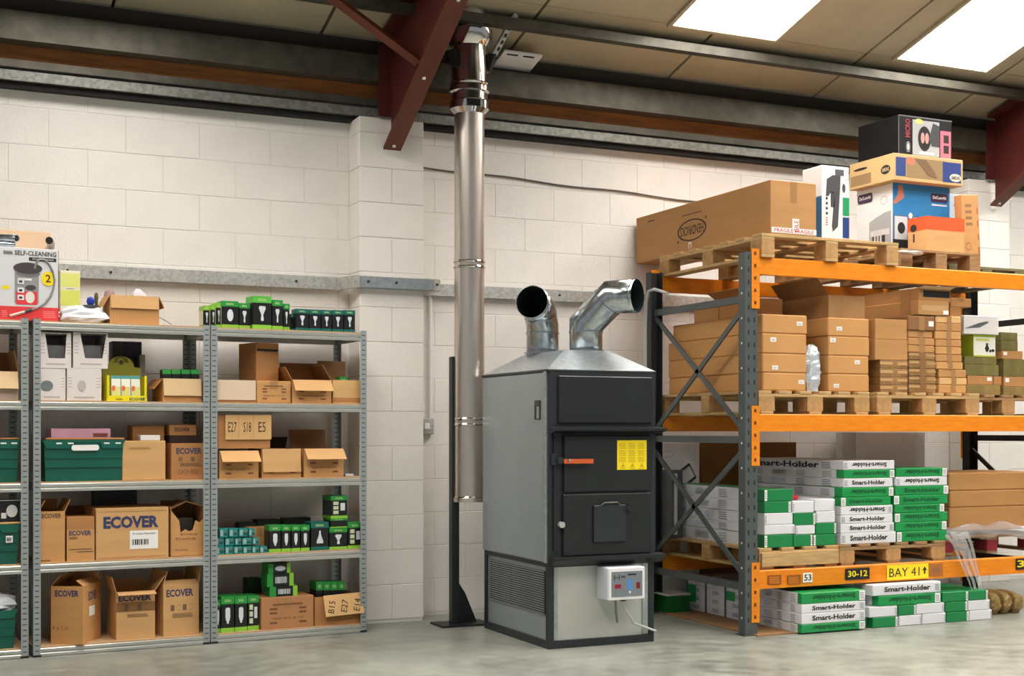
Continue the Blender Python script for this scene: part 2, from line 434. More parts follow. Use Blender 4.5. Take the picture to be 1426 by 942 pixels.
# red steel roof frames
def portal(xc, label, strut):
    r = thing('roof_beam', label, 'roof beam', (xc, 8.13, 3.06))
    yb, zb = 8.13, 3.06
    def zl(y): return 3.06 + .57 * (8.13 - y)
    def lz(y): return zl(y) if y > 6.3 else zl(6.3) + (6.3 - y) * TAN
    Ys = (8.13, 6.3, -4.0)
    loc = lambda y, z: (y - yb, z - zb)
    # lower flange
    poly = [loc(y, lz(y)) for y in Ys] + [loc(y, lz(y) + .016) for y in reversed(Ys)]
    MB().prism(poly, 'x', -.06, .06).build('bottom_flange', M_RED, r)
    poly = [loc(y, lz(y) + .016) for y in Ys] + [loc(y, roof_z(y) - .05) for y in reversed(Ys)]
    MB().prism(poly, 'x', -.006, .006).build('web', M_REDW, r)
    poly = [loc(8.13, roof_z(8.13) - .05), loc(-4, roof_z(-4) - .05), loc(-4, roof_z(-4) - .032), loc(8.13, roof_z(8.13) - .032)]
    MB().prism(poly, 'x', -.09, .09).build('top_flange', M_REDW, r)
    MB().box(-.09, 8.13 - yb, 3.275 - zb, .09, 8.15 - yb, 3.74 - zb).build('end_plate', M_REDW, r)
    bm = MB()
    for y in (8.09, 7.55, 7.0): bm.tube([(.02, y - yb, lz(y) - zb - .012), (.02, y - yb, lz(y) - zb + .002)], .012, 6)
    for i, y in enumerate((8.09, 7.55, 7.0)):
        MB().tube([(.0, y - yb, lz(y) - zb - .012), (.0, y - yb, lz(y) - zb + .002)], .011, 6).build('bolt', M_TAG, r)
    if strut:
        MB().tube([(-.62, 7.70 - yb, 3.90 - zb), (-.01, 7.62 - yb, 3.50 - zb)], .034, 4).build('stay_bar', M_RED, r)
        MB().tube([(-.03, 7.62 - yb, 3.51 - zb), (.0, 7.62 - yb, 3.51 - zb)], .02, 6).build('bolt', M_GALV, r)
    return r
portal(2.88, 'red steel roof beam landing on the pier beside the flue', True)
portal(8.04, 'red steel roof beam in the far right corner above the rack', False)

# galvanised wall rail and its bridge across the pier
r = thing('wall_rail', 'galvanised steel rail fixed along the wall left of the pier', 'rail', (-1, WALL_Y, 2.16))
MB().prism([(-.055, 0), (-.01, 0), (-.01, .085), (-.055, .085), (-.055, .08), (-.016, .08), (-.016, .005), (-.055, .005)][::-1], 'x', 0, 0.01).build('end_cap', M_GALV, r)
MB().cbox(0, -.055, 0, 3.62, -.008, .085, .004).build('channel', M_GALV, r)
for x in (1.9, 2.15, 3.3): MB().tube([(x, -.062, .045), (x, -.054, .045)], .009, 6).build('bolt', M_RACKD, r)
r = thing('wall_rail', 'galvanised steel rail fixed along the wall behind the flue', 'rail', (3.14, WALL_Y, 2.15))
MB().cbox(0, -.055, 0, 5.2, -.008, .085, .004).build('channel', M_GALV, r)
for x in (.12, 1.05): MB().tube([(x, -.062, .045), (x, -.054, .045)], .009, 6).build('bolt', M_RACKD, r)
r = thing('rail_bridge', 'short galvanised channel bridging the face of the pier', 'rail', (2.66, 8.16, 2.16))
MB().cbox(-.01, -.06, .0, .50, -.004, .075, .004).build('channel', M_GALVL, r)
MB().prism([(-.01, -.06), (-.01, -.01), (-.075, .16), (-.09, .16), (-.03, -.03)], 'z', .0, .08).build('bracket', M_GALV, r)
MB().cbox(.50, -.062, -.002, .545, .165, .077, .004).build('end_bracket', M_GALV, r)
for x in (.05, .24, .52): MB().tube([(x, -.068, .04), (x, -.058, .04)], .009, 6).build('bolt', M_RACKD, r)
# thin cable along the wall, conduit, socket box
pts = [(3.12, WALL_Y - .012, 3.02)] + [(3.12 + i * .13, WALL_Y - .012, 3.02 - i * .0045 - .02 * math.sin(i * .9) * .3) for i in range(1, 20)]
tag(MB().tube(pts, .006, 6).build('wall_cable', mat((96, 90, 84), .6)), 'thin grey cable tacked along the upper wall right of the pier', 'cable')
tag(MB().tube([(3.235, WALL_Y - .02, 1.2), (3.235, WALL_Y - .02, 2.15)], .012, 10).build('conduit_pipe', M_WHITE, smooth=True), 'white conduit dropping from the wall rail behind the flue', 'conduit')
r = thing('switch_box', 'small grey metal switch box on the wall beside the black stand', 'switch box', (3.19, WALL_Y - .02, 1.22))
bx('body', M_GALV, r, -.055, -.05, 0, .055, .0, .11, .008); bx('switch', M_WHITE, r, -.02, -.062, .035, .02, -.05, .075, .004)

# ------------------------------------------------------------------ flue
r = thing('flue_pipe', 'tall stainless steel flue pipe rising to the roof', 'flue', (3.305, 7.85, 0))
FR = .097
MB().lathe([(0.0, .795), (FR - .006, .795), (FR, .80), (FR, 3.30), (0, 3.30)], 40).build('pipe', M_STAINLESS, r, True)
def band(z, rad, h=.016, m=M_CHROME, name='joint_band'):
    MB().lathe([(rad - .01, z - h / 2), (rad + .004, z - h / 2), (rad + .008, z), (rad + .004, z + h / 2), (rad - .01, z + h / 2)], 40).build(name, m, r, True)
for z in (.82, 1.285, 1.32, 2.29, 2.325): band(z, FR)
MB().lathe([(0, .79), (FR + .006, .79), (FR + .008, .80), (FR + .008, .815), (0, .815)], 40).build('end_cap', M_STAINLESS, r, True)
MB().lathe([(FR, 3.27), (FR + .03, 3.30), (FR + .032, 3.345), (FR + .02, 3.35), (FR + .02, 3.40), (FR + .034, 3.41), (FR + .034, 3.44), (FR + .018, 3.45), (FR + .018, 4.2), (0, 4.2)], 40).build('roof_sleeve', M_CHROME, r, True)
for z in (3.29, 3.345, 3.42, 3.46): band(z, FR + .022 if z > 3.3 else FR + .006)
MB().lathe([(FR + .018, 3.70), (FR + .05, 3.74), (FR + .055, 3.80), (FR + .018, 3.80)], 40).build('flashing_ring', M_CHROME, r, True)
for a in (-2.8, -.3):
    MB().tube([(math.cos(a) * .115, math.sin(a) * .115, 3.56), (math.cos(a) * .15, math.sin(a) * .15, 3.66)], .032, 4).build('clamp', M_BLACKD, r)
r = thing('slotted_channel', 'slotted steel channel slung from purlin to the flue top', 'bracket', (3.42, 7.88, 3.56))
v0, v1 = Vector((0, 0, 0)), Vector((.16, -.14, .36))
MB().tube([v0, v1], .024, 4).build('channel', M_GALV, r)
for i in range(8):
    c = v0.lerp(v1, .08 + i * .115) + Vector((0, -.022, -.012)); d = (v1 - v0).normalized() * .012
    MB().tube([c - d, c + d], .007, 4).build('slot', M_BLACKD, r)
r = thing('notice_plate', 'white printed plate under the roof beside the flue top', 'sign', (3.62, 8.0, 3.755))
k = MB().prism([(0, 0), (.30, 0), (.30, .012), (0, .012)], 'x', 0, .28); o = k.build('plate', M_WHITE, r)
for q in o.data.vertices: q.co.z += -TAN * q.co.y
for a, b in ((.03, .02), (.15, .02), (.03, .24), (.15, .24)):
    p = MB().box(a, b, -.003, a + .08, b + .014, 0).build('print', M_INK, r)
    for q in p.data.vertices: q.co.z += -TAN * q.co.y

# ------------------------------------------------------------------ black flue stand
r = thing('support_stand', 'black steel post on a base plate holding the flue', 'stand', (3.235, 7.9, 0))
bx('base_plate', M_BLACKD, r, -.14, -.12, 0, .20, .10, .012)
bx('post', M_BLACK, r, -.04, -.03, .012, .01, .03, 1.72, .004)
MB().prism([(.01, .012), (.14, .012), (.06, .20), (.02, .26), (.01, .26)], 'y', -.006, .006).build('gusset', M_BLACK, r)
bx('clip', M_GALVL, r, -.025, -.035, 1.20, .015, -.029, 1.215); bx('clip', M_GALVL, r, -.025, -.035, .855, .015, -.029, .87)

# ------------------------------------------------------------------ warm air furnace
BX, BY = 3.342, 6.78; BW, BD, BH = .694, .915, 1.597
r = thing('furnace', 'tall grey and black steel wood furnace with galvanised ducts', 'furnace', (BX, BY, 0))
ZP = .49
# plinth
fr = MB()
for x in (0, BW - .035):
    for y in (0, BD - .035): fr.box(x, y, 0, x + .035, y + .035, ZP)
for z in (0.0, ZP - .025):
    fr.box(.035, 0, z, BW - .035, .035, z + (.045 if z == 0 else .025)); fr.box(.035, BD - .035, z, BW - .035, BD, z + .045)
    fr.box(0, .035, z, .035, BD - .035, z + (.045 if z == 0 else .025)); fr.box(BW - .035, .035, z, BW, BD - .035, z + .045)
fr.build('base_frame', M_CHAR, r)
bx('front_panel', M_SHEETW, r, .035, .012, .045, BW - .035, .03, ZP - .01)
bx('panel_edge', M_GALVL, r, .036, .004, .047, .062, .013, ZP - .02, .002); bx('panel_edge', M_GALVL, r, BW - .075, .004, .047, BW - .036, .013, ZP - .02, .002)
bx('side_panel', M_SHEET, r, .012, .035, .045, .03, BD - .035, ZP - .025)
bx('back_panel', M_SHEET, r, .035, BD - .03, .045, BW - .035, BD - .012, ZP - .02); bx('side_panel', M_SHEET, r, BW - .03, .035, .045, BW - .012, BD - .035, ZP - .025)
bx('vent_backing', M_BLACKD, r, .006, .06, .19, .012, BD - .07, ZP - .05)
zz = .192; me = MB().prism([(.0, 0), (.008, .004), (.008, .0075), (.0, .0045)], 'y', 0, BD - .13).mesh('vent_slat'); me.materials.append(M_GALVL)
for i in range(19):
    o = link('vent_slat', me, r); o.location = (0.002, .06, zz + i * .0133)
# body
k = MB(); k.cbox(-.012, .0, ZP, BW + .004, BD + .005, BH - .012, .01); k.build('body', M_SHEET, r)
bx('corner_trim', M_GALVL, r, -.018, .002, ZP, .0, .035, BH - .012, .004)
bx('front_frame', M_CHAR, r, -.005, -.018, ZP, BW + .002, .004, BH - .008, .004)
bx('top_rim', M_CHAR, r, -.016, -.02, BH - .018, BW + .006, BD + .008, BH, .004)
def fz(y): return EYE + (HORIZON - y) / FPX * 7.545      # height of a row of pixels on the front plane (left corner)
def fx(px): return Plane(0, BY, 0).hit(px, 600)[0] - BX
def fp(xa, ya, xb, yb): # crop G coordinates -> local
    pl = Plane(0, BY, 0); s0, _ = pl.hit(560 + xa / 3.363, 380 + ya / 3.363); s1, _ = pl.hit(560 + xb / 3.363, 380 + yb / 3.363)
    xm = 560 + (xa + xb) / 2 / 3.363
    _, z1 = pl.hit(xm, 380 + ya / 3.363); _, z0 = pl.hit(xm, 380 + yb / 3.363)
    return s0 - BX, z0, s1 - BX, z1
HG = 874.4   # row offset of crop H inside crop G coordinates
a = fp(722, 487, 1158, 706); bx('upper_panel', M_BLACK, r, a[0], -.034, a[1], a[2], -.016, a[3], .005)
for z in (a[1] + .03, a[3] - .03):
    MB().tube([(a[0] + .02, -.036, z), (a[0] + .02, -.03, z)], .006, 6).build('screw', M_BLACKD, r)
a = fp(697, 722, 1168, 756)
MB().prism([(-.016, a[1]), (-.10, a[1] + .02), (-.10, a[1] + .034), (-.016, a[3])], 'x', -.004, BW + .03).build('canopy_lip', M_BLACK, r)
a = fp(745, 762, 1152, HG + 150); dr = bx('upper_door', M_BLACK, r, a[0], -.042, a[1], a[2], -.018, a[3], .006)
b_ = fp(990, 785, 1127, 922); lb = bx('warning_label', mat((250, 222, 20), .5), dr, b_[0], -.0445, b_[1], b_[2], -.0421, b_[3])
lw, lh = (b_[2] - b_[0]), (b_[3] - b_[1]); lc = thing  # print on the label
def lab_print(parent, box, y, u0, v0, u1, v1, m, kind='rect', name='print'):
    base = unit_mesh(kind); me = base.copy(); me.materials.append(m); o = link(name, me, parent)
    o.matrix_local = Matrix.Translation((box[0] + u0 * (box[2] - box[0]), y, box[1] + v0 * (box[3] - box[1]))) @ Matrix.Diagonal(((u1 - u0) * (box[2] - box[0]), 1, (v1 - v0) * (box[3] - box[1]), 1)); return o
MY = mat((204, 176, 20), .6)
for i in range(3):
    for v in (.86, .62, .40): lab_print(r, b_, -.0452, .06 + i * .32, v - .14, .30 + i * .32, v + .06, MY, 'lines')
    lab_print(r, b_, -.0452, .12 + i * .32, .09, .26 + i * .32, .24, MY, ('poly', ((0, 0), (1, 0), (.5, 1))))
    lab_print(r, b_, -.0452, .08 + i * .32, .03, .28 + i * .32, .06, MY)
a = fp(742, HG + 158, 1150, HG + 445); bx('lower_door', M_BLACK, r, a[0], -.040, a[1], a[2], -.018, a[3], .006)
a = fp(878, HG + 212, 1028, HG + 385); bx('inspection_cover', M_CHAR, r, a[0], -.054, a[1], a[2], -.039, a[3], .004)
cz = a[3]; cx0, cx1 = a[0], a[2]
MB().tube([(cx0 + .05, -.05, cz + .002), (cx0 + .07, -.058, cz + .014), (cx0 + .15, -.058, cz + .014), (cx0 + .17, -.05, cz + .002)], .005, 6).build('hinge_wire', M_GALVD, r)
MB().tube([(cx1 + .025, -.06, cz - .02), (cx1 + .025, -.038, cz - .02)], .022, 14).build('knob', M_BLACKD, r, True)
bx('damper_arm', M_BLACKD, r, cx1 - .02, -.056, cz - .035, cx1 + .025, -.05, cz - .008)
a = fp(716, HG + 285, 742, HG + 325); MB().tube([(a[0] + .02, -.055, (a[1] + a[3]) / 2), (a[0] + .02, -.018, (a[1] + a[3]) / 2)], .018, 14).build('door_catch', M_GALV, r, True)
bx('hinge_post', M_BLACKD, r, fx(768), -.03, .56, fx(776), -.018, 1.25)
a = fp(695, HG + 445, 1172, HG + 487)
MB().prism([(-.016, a[1] - .005), (-.085, a[3] - .02), (-.085, a[3] - .006), (-.016, a[3])], 'x', -.004, BW + .035).build('ash_lip', M_BLACK, r)
# orange handle
a = fp(750, 862, 866, 893); hh = MB().prism([(a[0] - .02, -.066), (a[2], -.078), (a[2], -.066), (a[0] - .02, -.05)], 'z', a[1], a[3] - .012).build('door_handle', mat((206, 92, 46), .4), r)
MB().tube([(a[0] - .04, -.06, (a[1] + a[3]) / 2), (a[0] - .04, -.018, (a[1] + a[3]) / 2)], .02, 12).build('handle_pivot', M_CHAR, r, True)
bx('handle_bracket', M_CHAR, r, a[0] - .085, -.04, a[1] - .01, a[0] - .05, -.018, a[3] + .02, .003)
MB().tube([(a[0] + .008, -.081, (a[1] + a[3]) / 2), (a[0] + .008, -.07, (a[1] + a[3]) / 2)], .008, 8).build('handle_screw', M_GALVL, r)
# side plate
sp = Plane(0, 0, 0)
bx('side_switch_plate', M_RACKD, r, -.017, .075, 1.31, -.011, .15, 1.42); bx('side_switch', M_GALVL, r, -.02, .085, 1.315, -.017, .115, 1.385); bx('side_switch_cap', M_GALVD, r, -.019, .078, 1.39, -.017, .147, 1.417)
# hood
hx0, hx1, hy0, hy1 = .20, .50, .20, .74; HZ = BH + .125
vs = [(-.01, -.012, BH), (BW, -.012, BH), (BW, BD, BH), (-.01, BD, BH), (hx0, hy0, HZ), (hx1, hy0, HZ), (hx1, hy1, HZ), (hx0, hy1, HZ)]
MB().add(vs, [(0, 1, 5, 4), (1, 2, 6, 5), (2, 3, 7, 6), (3, 0, 4, 7), (4, 5, 6, 7), (3, 2, 1, 0)]).build('hood', M_GALVL, r)
# ducts: mitred elbows
def duct(cx, cy, z0, z1, az, segs, rad, name):
    """vertical stub then mitred bends; segs = list of (pitch, length)"""
    h = Vector((math.sin(az), math.cos(az), 0)); up = Vector((0, 0, 1))
    p = Vector((cx, cy, z0)); pts = [p.copy(), Vector((cx, cy, z1))]; dirs = [up]
    q = pts[-1].copy()
    for pitch, ln in segs:
        d = h * math.cos(pitch) + up * math.sin(pitch); q = q + d * ln; pts.append(q.copy()); dirs.append(d)
    n = 28; side = h.cross(up).normalized(); rings = []
    for i, c in enumerate(pts):
        d0 = dirs[max(i - 1, 0)]; d1 = dirs[min(i, len(dirs) - 1)]; bis = (d0 + d1).normalized()
        w = bis.cross(side).normalized(); sc = 1 / max(.5, bis.dot(d1))
        rings.append([c + side * rad * math.cos(2 * math.pi * k / n) + w * rad * sc * math.sin(2 * math.pi * k / n) for k in range(n)])
    m = MB(); vs = [v for g in rings for v in g]; fs = []
    for i in range(len(rings) - 1):
        for k in range(n): fs.append((i * n + k, i * n + (k + 1) % n, (i + 1) * n + (k + 1) % n, (i + 1) * n + k))
    m.add(vs, fs); o = m.build(name, M_DUCT, r, True)
    md = o.modifiers.new('wall', 'SOLIDIFY'); md.thickness = .002
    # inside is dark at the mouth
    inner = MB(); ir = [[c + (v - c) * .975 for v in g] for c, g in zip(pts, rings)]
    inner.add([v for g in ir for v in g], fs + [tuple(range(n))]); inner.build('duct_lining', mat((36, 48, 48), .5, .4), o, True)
    for i in range(1, len(pts)):   # raised seams
        d = dirs[i - 1]; c = pts[i] - d * .012 if i == len(pts) - 1 else pts[i] - d * .045
        MB().tube([c - d * .004, c + d * .004], rad + .004, 28, False).build('seam', M_DUCT, o, True)
    return o
DR = .1
duct(.255, .60, HZ - .06, HZ + .17, math.radians(222), [(math.radians(55), .13), (math.radians(8), .16)], DR, 'elbow_duct')
duct(.415, .33, HZ - .06, HZ + .165, math.radians(144), [(math.radians(42), .235), (0, .165)], DR, 'elbow_duct')
for cx, cy in ((.255, .60), (.415, .33)):
    MB().lathe([(DR, HZ - .0), (DR + .014, HZ + .001), (DR + .014, HZ + .005), (DR, HZ + .012)], 28, (cx, cy)).build('duct_collar', M_DUCT, r, True)
# control box
pq = Plane(0, BY - .12, 0); D_ = .12
a = (pq.hit(848, 812)[0] - BX, pq.hit(872, 836)[1], pq.hit(897, 812)[0] - BX, pq.hit(872, 790)[1])
cbx = bx('control_box', mat((206, 210, 216), .45), r, a[0] - .01, -D_, a[1], a[2], .012, a[3], .006)
bx('cover_frame', M_WHITE, cbx, a[0] - .008, -D_ - .012, a[1] + .002, a[2] - .002, -D_, a[3] - .002, .004)
pb = (a[0] + .01, a[1] + .022, a[2] - .02, a[3] - .024)
bx('fascia', mat((120, 128, 134), .5), cbx, pb[0], -D_ - .0145, pb[1], pb[2], -D_ - .0118, pb[3])
yy = -D_ - .0152
def fas(u0, v0, u1, v1, m, kind='rect', name='print'): return lab_print(cbx, pb, yy, u0, v0, u1, v1, m, kind, name)
fas(.10, .34, .30, .50, mat((150, 20, 40), .4), name='display'); fas(.80, .30, .92, .54, mat((120, 16, 20), .4), name='power_switch')
fas(.52, .25, .66, .68, mat((74, 140, 210), .5), name='keypad'); fas(.56, .12, .62, .22, M_WHITE, 'ellipse')
fas(.07, .66, .26, .88, mat((60, 70, 74), .5), T('H', .0)); fas(.30, .76, .46, .84, M_INK, 'lines'); fas(.52, .84, .80, .90, M_INK)
MB().tube([(a[0] + .12, -.07, a[1]), (a[0] + .12, -.07, a[1] - .012)], .018, 10).build('cable_gland', M_BLACKD, cbx, True)
MB().tube([(a[0] + .11, -.07, a[1] - .0), (a[0] + .13, -.08, a[1] - .06), (a[2] - .02, -.04, a[1] - .15), (BW + .006, -.01, a[1] - .21)], .007, 8).build('power_cable', mat((200, 200, 200), .5), r, True)
MB().tube([(a[0] + .07, -.07, a[1]), (a[0] + .08, -.06, a[1] - .08), (a[0] + .11, -.02, a[1] - .14)], .007, 8).build('sensor_cable', mat((120, 124, 126), .5), r, True)
# ------------------------------------------------------------------ boltless shelving
SHELF_Z = [.055, .515, .962, 1.412, 1.852]      # upper faces of the boards
SHD = .47
def shelving(s0, s1, label):
    r = thing('shelving_unit', label, 'shelving', SH.world(s0, 0, 0), SH.a, 'steel shelving bays along the wall')
    w = s1 - s0; pw = .04
    top = 1.862
    for x, y, sx, sy in ((0, 0, 1, 1), (w, 0, -1, 1), (0, SHD, 1, -1), (w, SHD, -1, -1)):
        k = MB()
        # L angle; origin on its middle so that the punched slots line up
        xa, xb = (-pw / 2, pw / 2); k.box(xa, 0 if sy > 0 else -.002, 0, xb, .002 if sy > 0 else 0, top)
        if sx > 0: k.box(xa, 0 if sy > 0 else -pw, 0, xa + .002, pw if sy > 0 else 0, top)
        else: k.box(xb - .002, 0 if sy > 0 else -pw, 0, xb, pw if sy > 0 else 0, top)
        o = k.build('post', M_POST, r); o.location = (x + sx * pw / 2, y, 0)
        b = bx('foot', M_BLACKD, r, x if sx > 0 else x - pw - .003, -.003 if sy > 0 else y - pw, 0, x + pw + .003 if sx > 0 else x, pw if sy > 0 else y + .003, .012)
    for z in SHELF_Z:
        bx('shelf_board', M_CHIP, r, .004, .006, z - .012, w - .004, SHD - .006, z)
        for y, s in ((.002, 1), (SHD - .002, -1)):
            # rolled beam: upper lip, recess and bright lower lip
            ys = lambda q: y + s * q
            poly = [(ys(.004), z - .008), (ys(.0), z - .012), (ys(.0), z - .026), (ys(.006), z - .03), (ys(-.004), z - .038), (ys(-.004), z - .052), (ys(.02), z - .052), (ys(.02), z - .008)]
            MB().prism(poly, 'x', pw * .9, w - pw * .9).build('shelf_beam', M_BEAM, r)
        for x in (.004, w - .024): MB().box(x, .02, z - .05, x + .02, SHD - .02, z - .013).build('side_beam', M_BEAM, r)
    return r
def spx(px): return SH.hit(px, 600)[0]
shelving(spx(46.2), spx(292.6), 'galvanised shelving bay with brown detergent cartons, middle of the three')
shelving(spx(293.6), spx(510.5), 'galvanised shelving bay full of lamp cartons, nearest the pier')
shelving(spx(40) - .975, spx(40), 'galvanised shelving bay cut off by the left picture edge')

# ------------------------------------------------------------------ generic things made of board
class Ret: pass
def place(pl, c, x0, y0, x1, y1, d, base=None, off=.03, rot=0.0, h=None):
    s0, s1, z0, z1 = rect(pl, c, x0, y0, x1, y1, off)
    if base is not None: z0 = base
    if h is not None: z1 = z0 + h
    g = Ret(); g.w = max(.01, s1 - s0 - .002); g.d = d; g.h = max(.008, z1 - z0 - .0005); g.top = z0 + g.h + .0005
    # keep the front face where the photograph shows it, turning about its middle
    sm = (s0 + s1) / 2
    ang = pl.a + rot
    fm = Vector(pl.world(sm, off, z0)); g.loc = fm + Vector((-math.sin(ang), math.cos(ang), 0)) * d / 2; g.ang = ang
    g.dims = (g.w, g.d, g.h)
    return g
def flap(root, g, side, ang, length, m, t=.004, skew=0.0):
    """hinged top flap; ang 0 = shut, 90 = upright, 180 = flat outwards, 250 = hanging down"""
    W = g.w if side in ('front', 'back') else g.d
    k = MB().box(-W / 2 + .003, -t / 2, 0, W / 2 - .003, t / 2, length)
    o = k.build('flap', m, root)
    base = {'front': (0, -g.d / 2, 0), 'back': (0, g.d / 2, math.pi), 'left': (-g.w / 2, 0, -math.pi / 2), 'right': (g.w / 2, 0, math.pi / 2)}[side]
    o.matrix_local = Matrix.Translation((base[0], base[1], g.h)) @ Matrix.Rotation(base[2] + skew, 4, 'Z') @ Matrix.Rotation(math.radians(ang - 90), 4, 'X')
    return o
NBOX = []
def carton(label, pl, c, x0, y0, x1, y1, d, base=None, off=.03, rot=0.0, m=None, open_=False, flaps=(), tape=True, name='cardboard_box', cat='box', group=None, h=None, fm=None, bev=.003):
    g = place(pl, c, x0, y0, x1, y1, d, base, off, rot, h)
    m = m or card(0)
    r = thing(name, label, cat, g.loc, g.ang, group); g.r = r
    w, dd, hh = g.dims; t = .005
    if open_:
        k = MB(); k.box(-w / 2, -dd / 2, 0, w / 2, dd / 2, t)
        k.box(-w / 2, -dd / 2, t, w / 2, -dd / 2 + t, hh); k.box(-w / 2, dd / 2 - t, t, w / 2, dd / 2, hh)
        k.box(-w / 2, -dd / 2 + t, t, -w / 2 + t, dd / 2 - t, hh); k.box(w / 2 - t, -dd / 2 + t, t, w / 2, dd / 2 - t, hh)
        k.build('body', m, r)
    else:
        MB().cbox(-w / 2, -dd / 2, 0, w / 2, dd / 2, hh, bev).build('body', m, r)
        if tape:
            tw = min(.025, w * .12)
            MB().box(-tw, -dd / 2 - .0006, hh * .62, tw, -dd / 2, hh - .002).build('tape', M_TAPE, r)
    for f in flaps: flap(r, g, f[0], f[1], f[2], (f[3] if len(f) > 3 else fm) or m, skew=(f[4] if len(f) > 4 else 0))
    return g
def P_(g, face, u0, v0, u1, v1, m, kind='rect', **kw): return pr(g.r, g.dims, face, u0, v0, u1, v1, m, kind, **kw)

# ------------------------------------------------------------------ middle shelving bay
Z5, Z4, Z3, Z2, Z1 = SHELF_Z[4], SHELF_Z[3], SHELF_Z[2], SHELF_Z[1], SHELF_Z[0]
C0, C1, C2, C3, C4, C5, C6, C7 = (card(i) for i in range(8))
# vacuum cleaner carton
g = carton('white vacuum cleaner carton with red base and picture of the machine', SH, 'I', -18, 345, 81.5, 446, .28, Z5, .05, m=mat((214, 214, 216), .45), tape=False)
red = mat((226, 60, 62), .45)
P_(g, 'front', 0, 0, 1, .19, red); P_(g, 'right', 0, 0, 1, .19, red); P_(g, 'right', 0, .19, .06, 1, mat((120, 120, 124), .5))
P_(g, 'front', .38, .93 - .035, .97, .93 + .03, M_INK, T('SELF-CLEANING')); P_(g, 'front', .22, .90, .36, .95, M_INK, 'lines')
P_(g, 'front', .58, .825, .97, .875, M_INK); P_(g, 'front', .63, .835, .93, .865, M_WHITE, T('filtration system', 0), lift=.002)
ms, md_ = mat((168, 168, 170), .35, .4), mat((66, 60, 62), .5)
P_(g, 'front', .38, .24, .72, .72, ms, name='picture'); P_(g, 'front', .40, .22, .70, .40, red, lift=.002, name='picture')
P_(g, 'front', .36, .64, .77, .80, md_, 'ellipse', lift=.0028, name='picture'); P_(g, 'front', .40, .60, .74, .70, mat((120, 116, 118), .4), 'ellipse', lift=.002, name='picture')
P_(g, 'front', .53, .24, .66, .40, mat((226, 222, 214), .5), 'ellipse', lift=.003, name='picture'); P_(g, 'front', .53, .42, .68, .49, md_, 'ellipse', lift=.003, name='picture')
for v in (.28, .38, .50): P_(g, 'front', .42, v, .51, v + .07, M_WHITE, lift=.003); P_(g, 'front', .435, v + .015, .49, v + .05, md_, 'ellipse', lift=.004)
P_(g, 'front', .42, .55, .62, .58, M_WHITE, lift=.003)
P_(g, 'front', .755, .49, .955, .69, mat((246, 214, 20), .5), 'ellipse', lift=.003); P_(g, 'front', .815, .54, .89, .645, M_INK, T('2', .01), lift=.004)
P_(g, 'front', .20, .42, .31, .47, mat((236, 220, 30), .5)); P_(g, 'front', .78, .05, .97, .15, mat((244, 150, 150), .5), 'lines'); P_(g, 'front', .2, .04, .28, .14, mat((244, 150, 150), .5), 'lines')
hose = []
w, dd, hh = g.dims
for i in range(21):
    a = -.6 + i * .175
    hose.append((w * (.72 - .5 + .19 * math.sin(a * .9 + .1)), -dd / 2 - .003, hh * (.84 - i * .032)))
arc = [(.66, .72), (.68, .80), (.73, .85), (.80, .85), (.87, .79), (.92, .70), (.945, .58), (.93, .46), (.88, .34), (.80, .24), (.70, .18), (.62, .15)]
MB().tube([(w * (u - .5), -dd / 2 - .0032, hh * v) for u, v in arc], .006, 6).build('picture', mat((140, 140, 142), .4), g.r, True)
MB().tube([(w * (u - .5), -dd / 2 - .004, hh * v) for u, v in ((.62, .155), (.52, .12))], .010, 6).build('picture', md_, g.r); MB().tube([(w * (u - .5), -dd / 2 - .004, hh * v) for u, v in ((.52, .12), (.31, .055))], .008, 6).build('picture', mat((226, 200, 190), .5), g.r)
vactop = g.top
g2 = carton('plain peach carton standing behind the vacuum cleaner carton', SH, 'I', -25, 320.5, 71, 440, .12, Z5, .34, m=mat((224, 190, 156), .7), tape=False)
r = tag(MB().tube([SH.world(spx(-12), .13, vactop + .055), SH.world(spx(17) + .03, .10, vactop + .055), SH.world(spx(25), .09, vactop + .055)], .021, 16, False).build('vacuum_tube', M_DUCT, smooth=True), 'chrome vacuum tube lying on the vacuum carton at the left picture edge', 'tube')
r.modifiers.new('wall', 'SOLIDIFY').thickness = .003
MB().tube([SH.world(spx(-12), .13, vactop + .022), SH.world(spx(26), .12, vactop + .022)], .02, 12).build('lower_tube', M_DUCT, r, True)
r = tag(MB().tube([SH.world(spx(71), .06, vactop + .05), SH.world(spx(76), .12, vactop + .045), SH.world(spx(79), .2, vactop + .03), SH.world(spx(78), .27, vactop + .021)], .021, 16, False).build('vacuum_hose_end', mat((190, 180, 172), .35, .3), smooth=True), 'bent hose end with dark mouth on the right corner of the vacuum carton', 'tube')
MB().tube([SH.world(spx(71) - .001, .057, vactop + .05), SH.world(spx(71) + .002, .062, vactop + .05)], .0205, 16).build('mouth', M_INK, r)
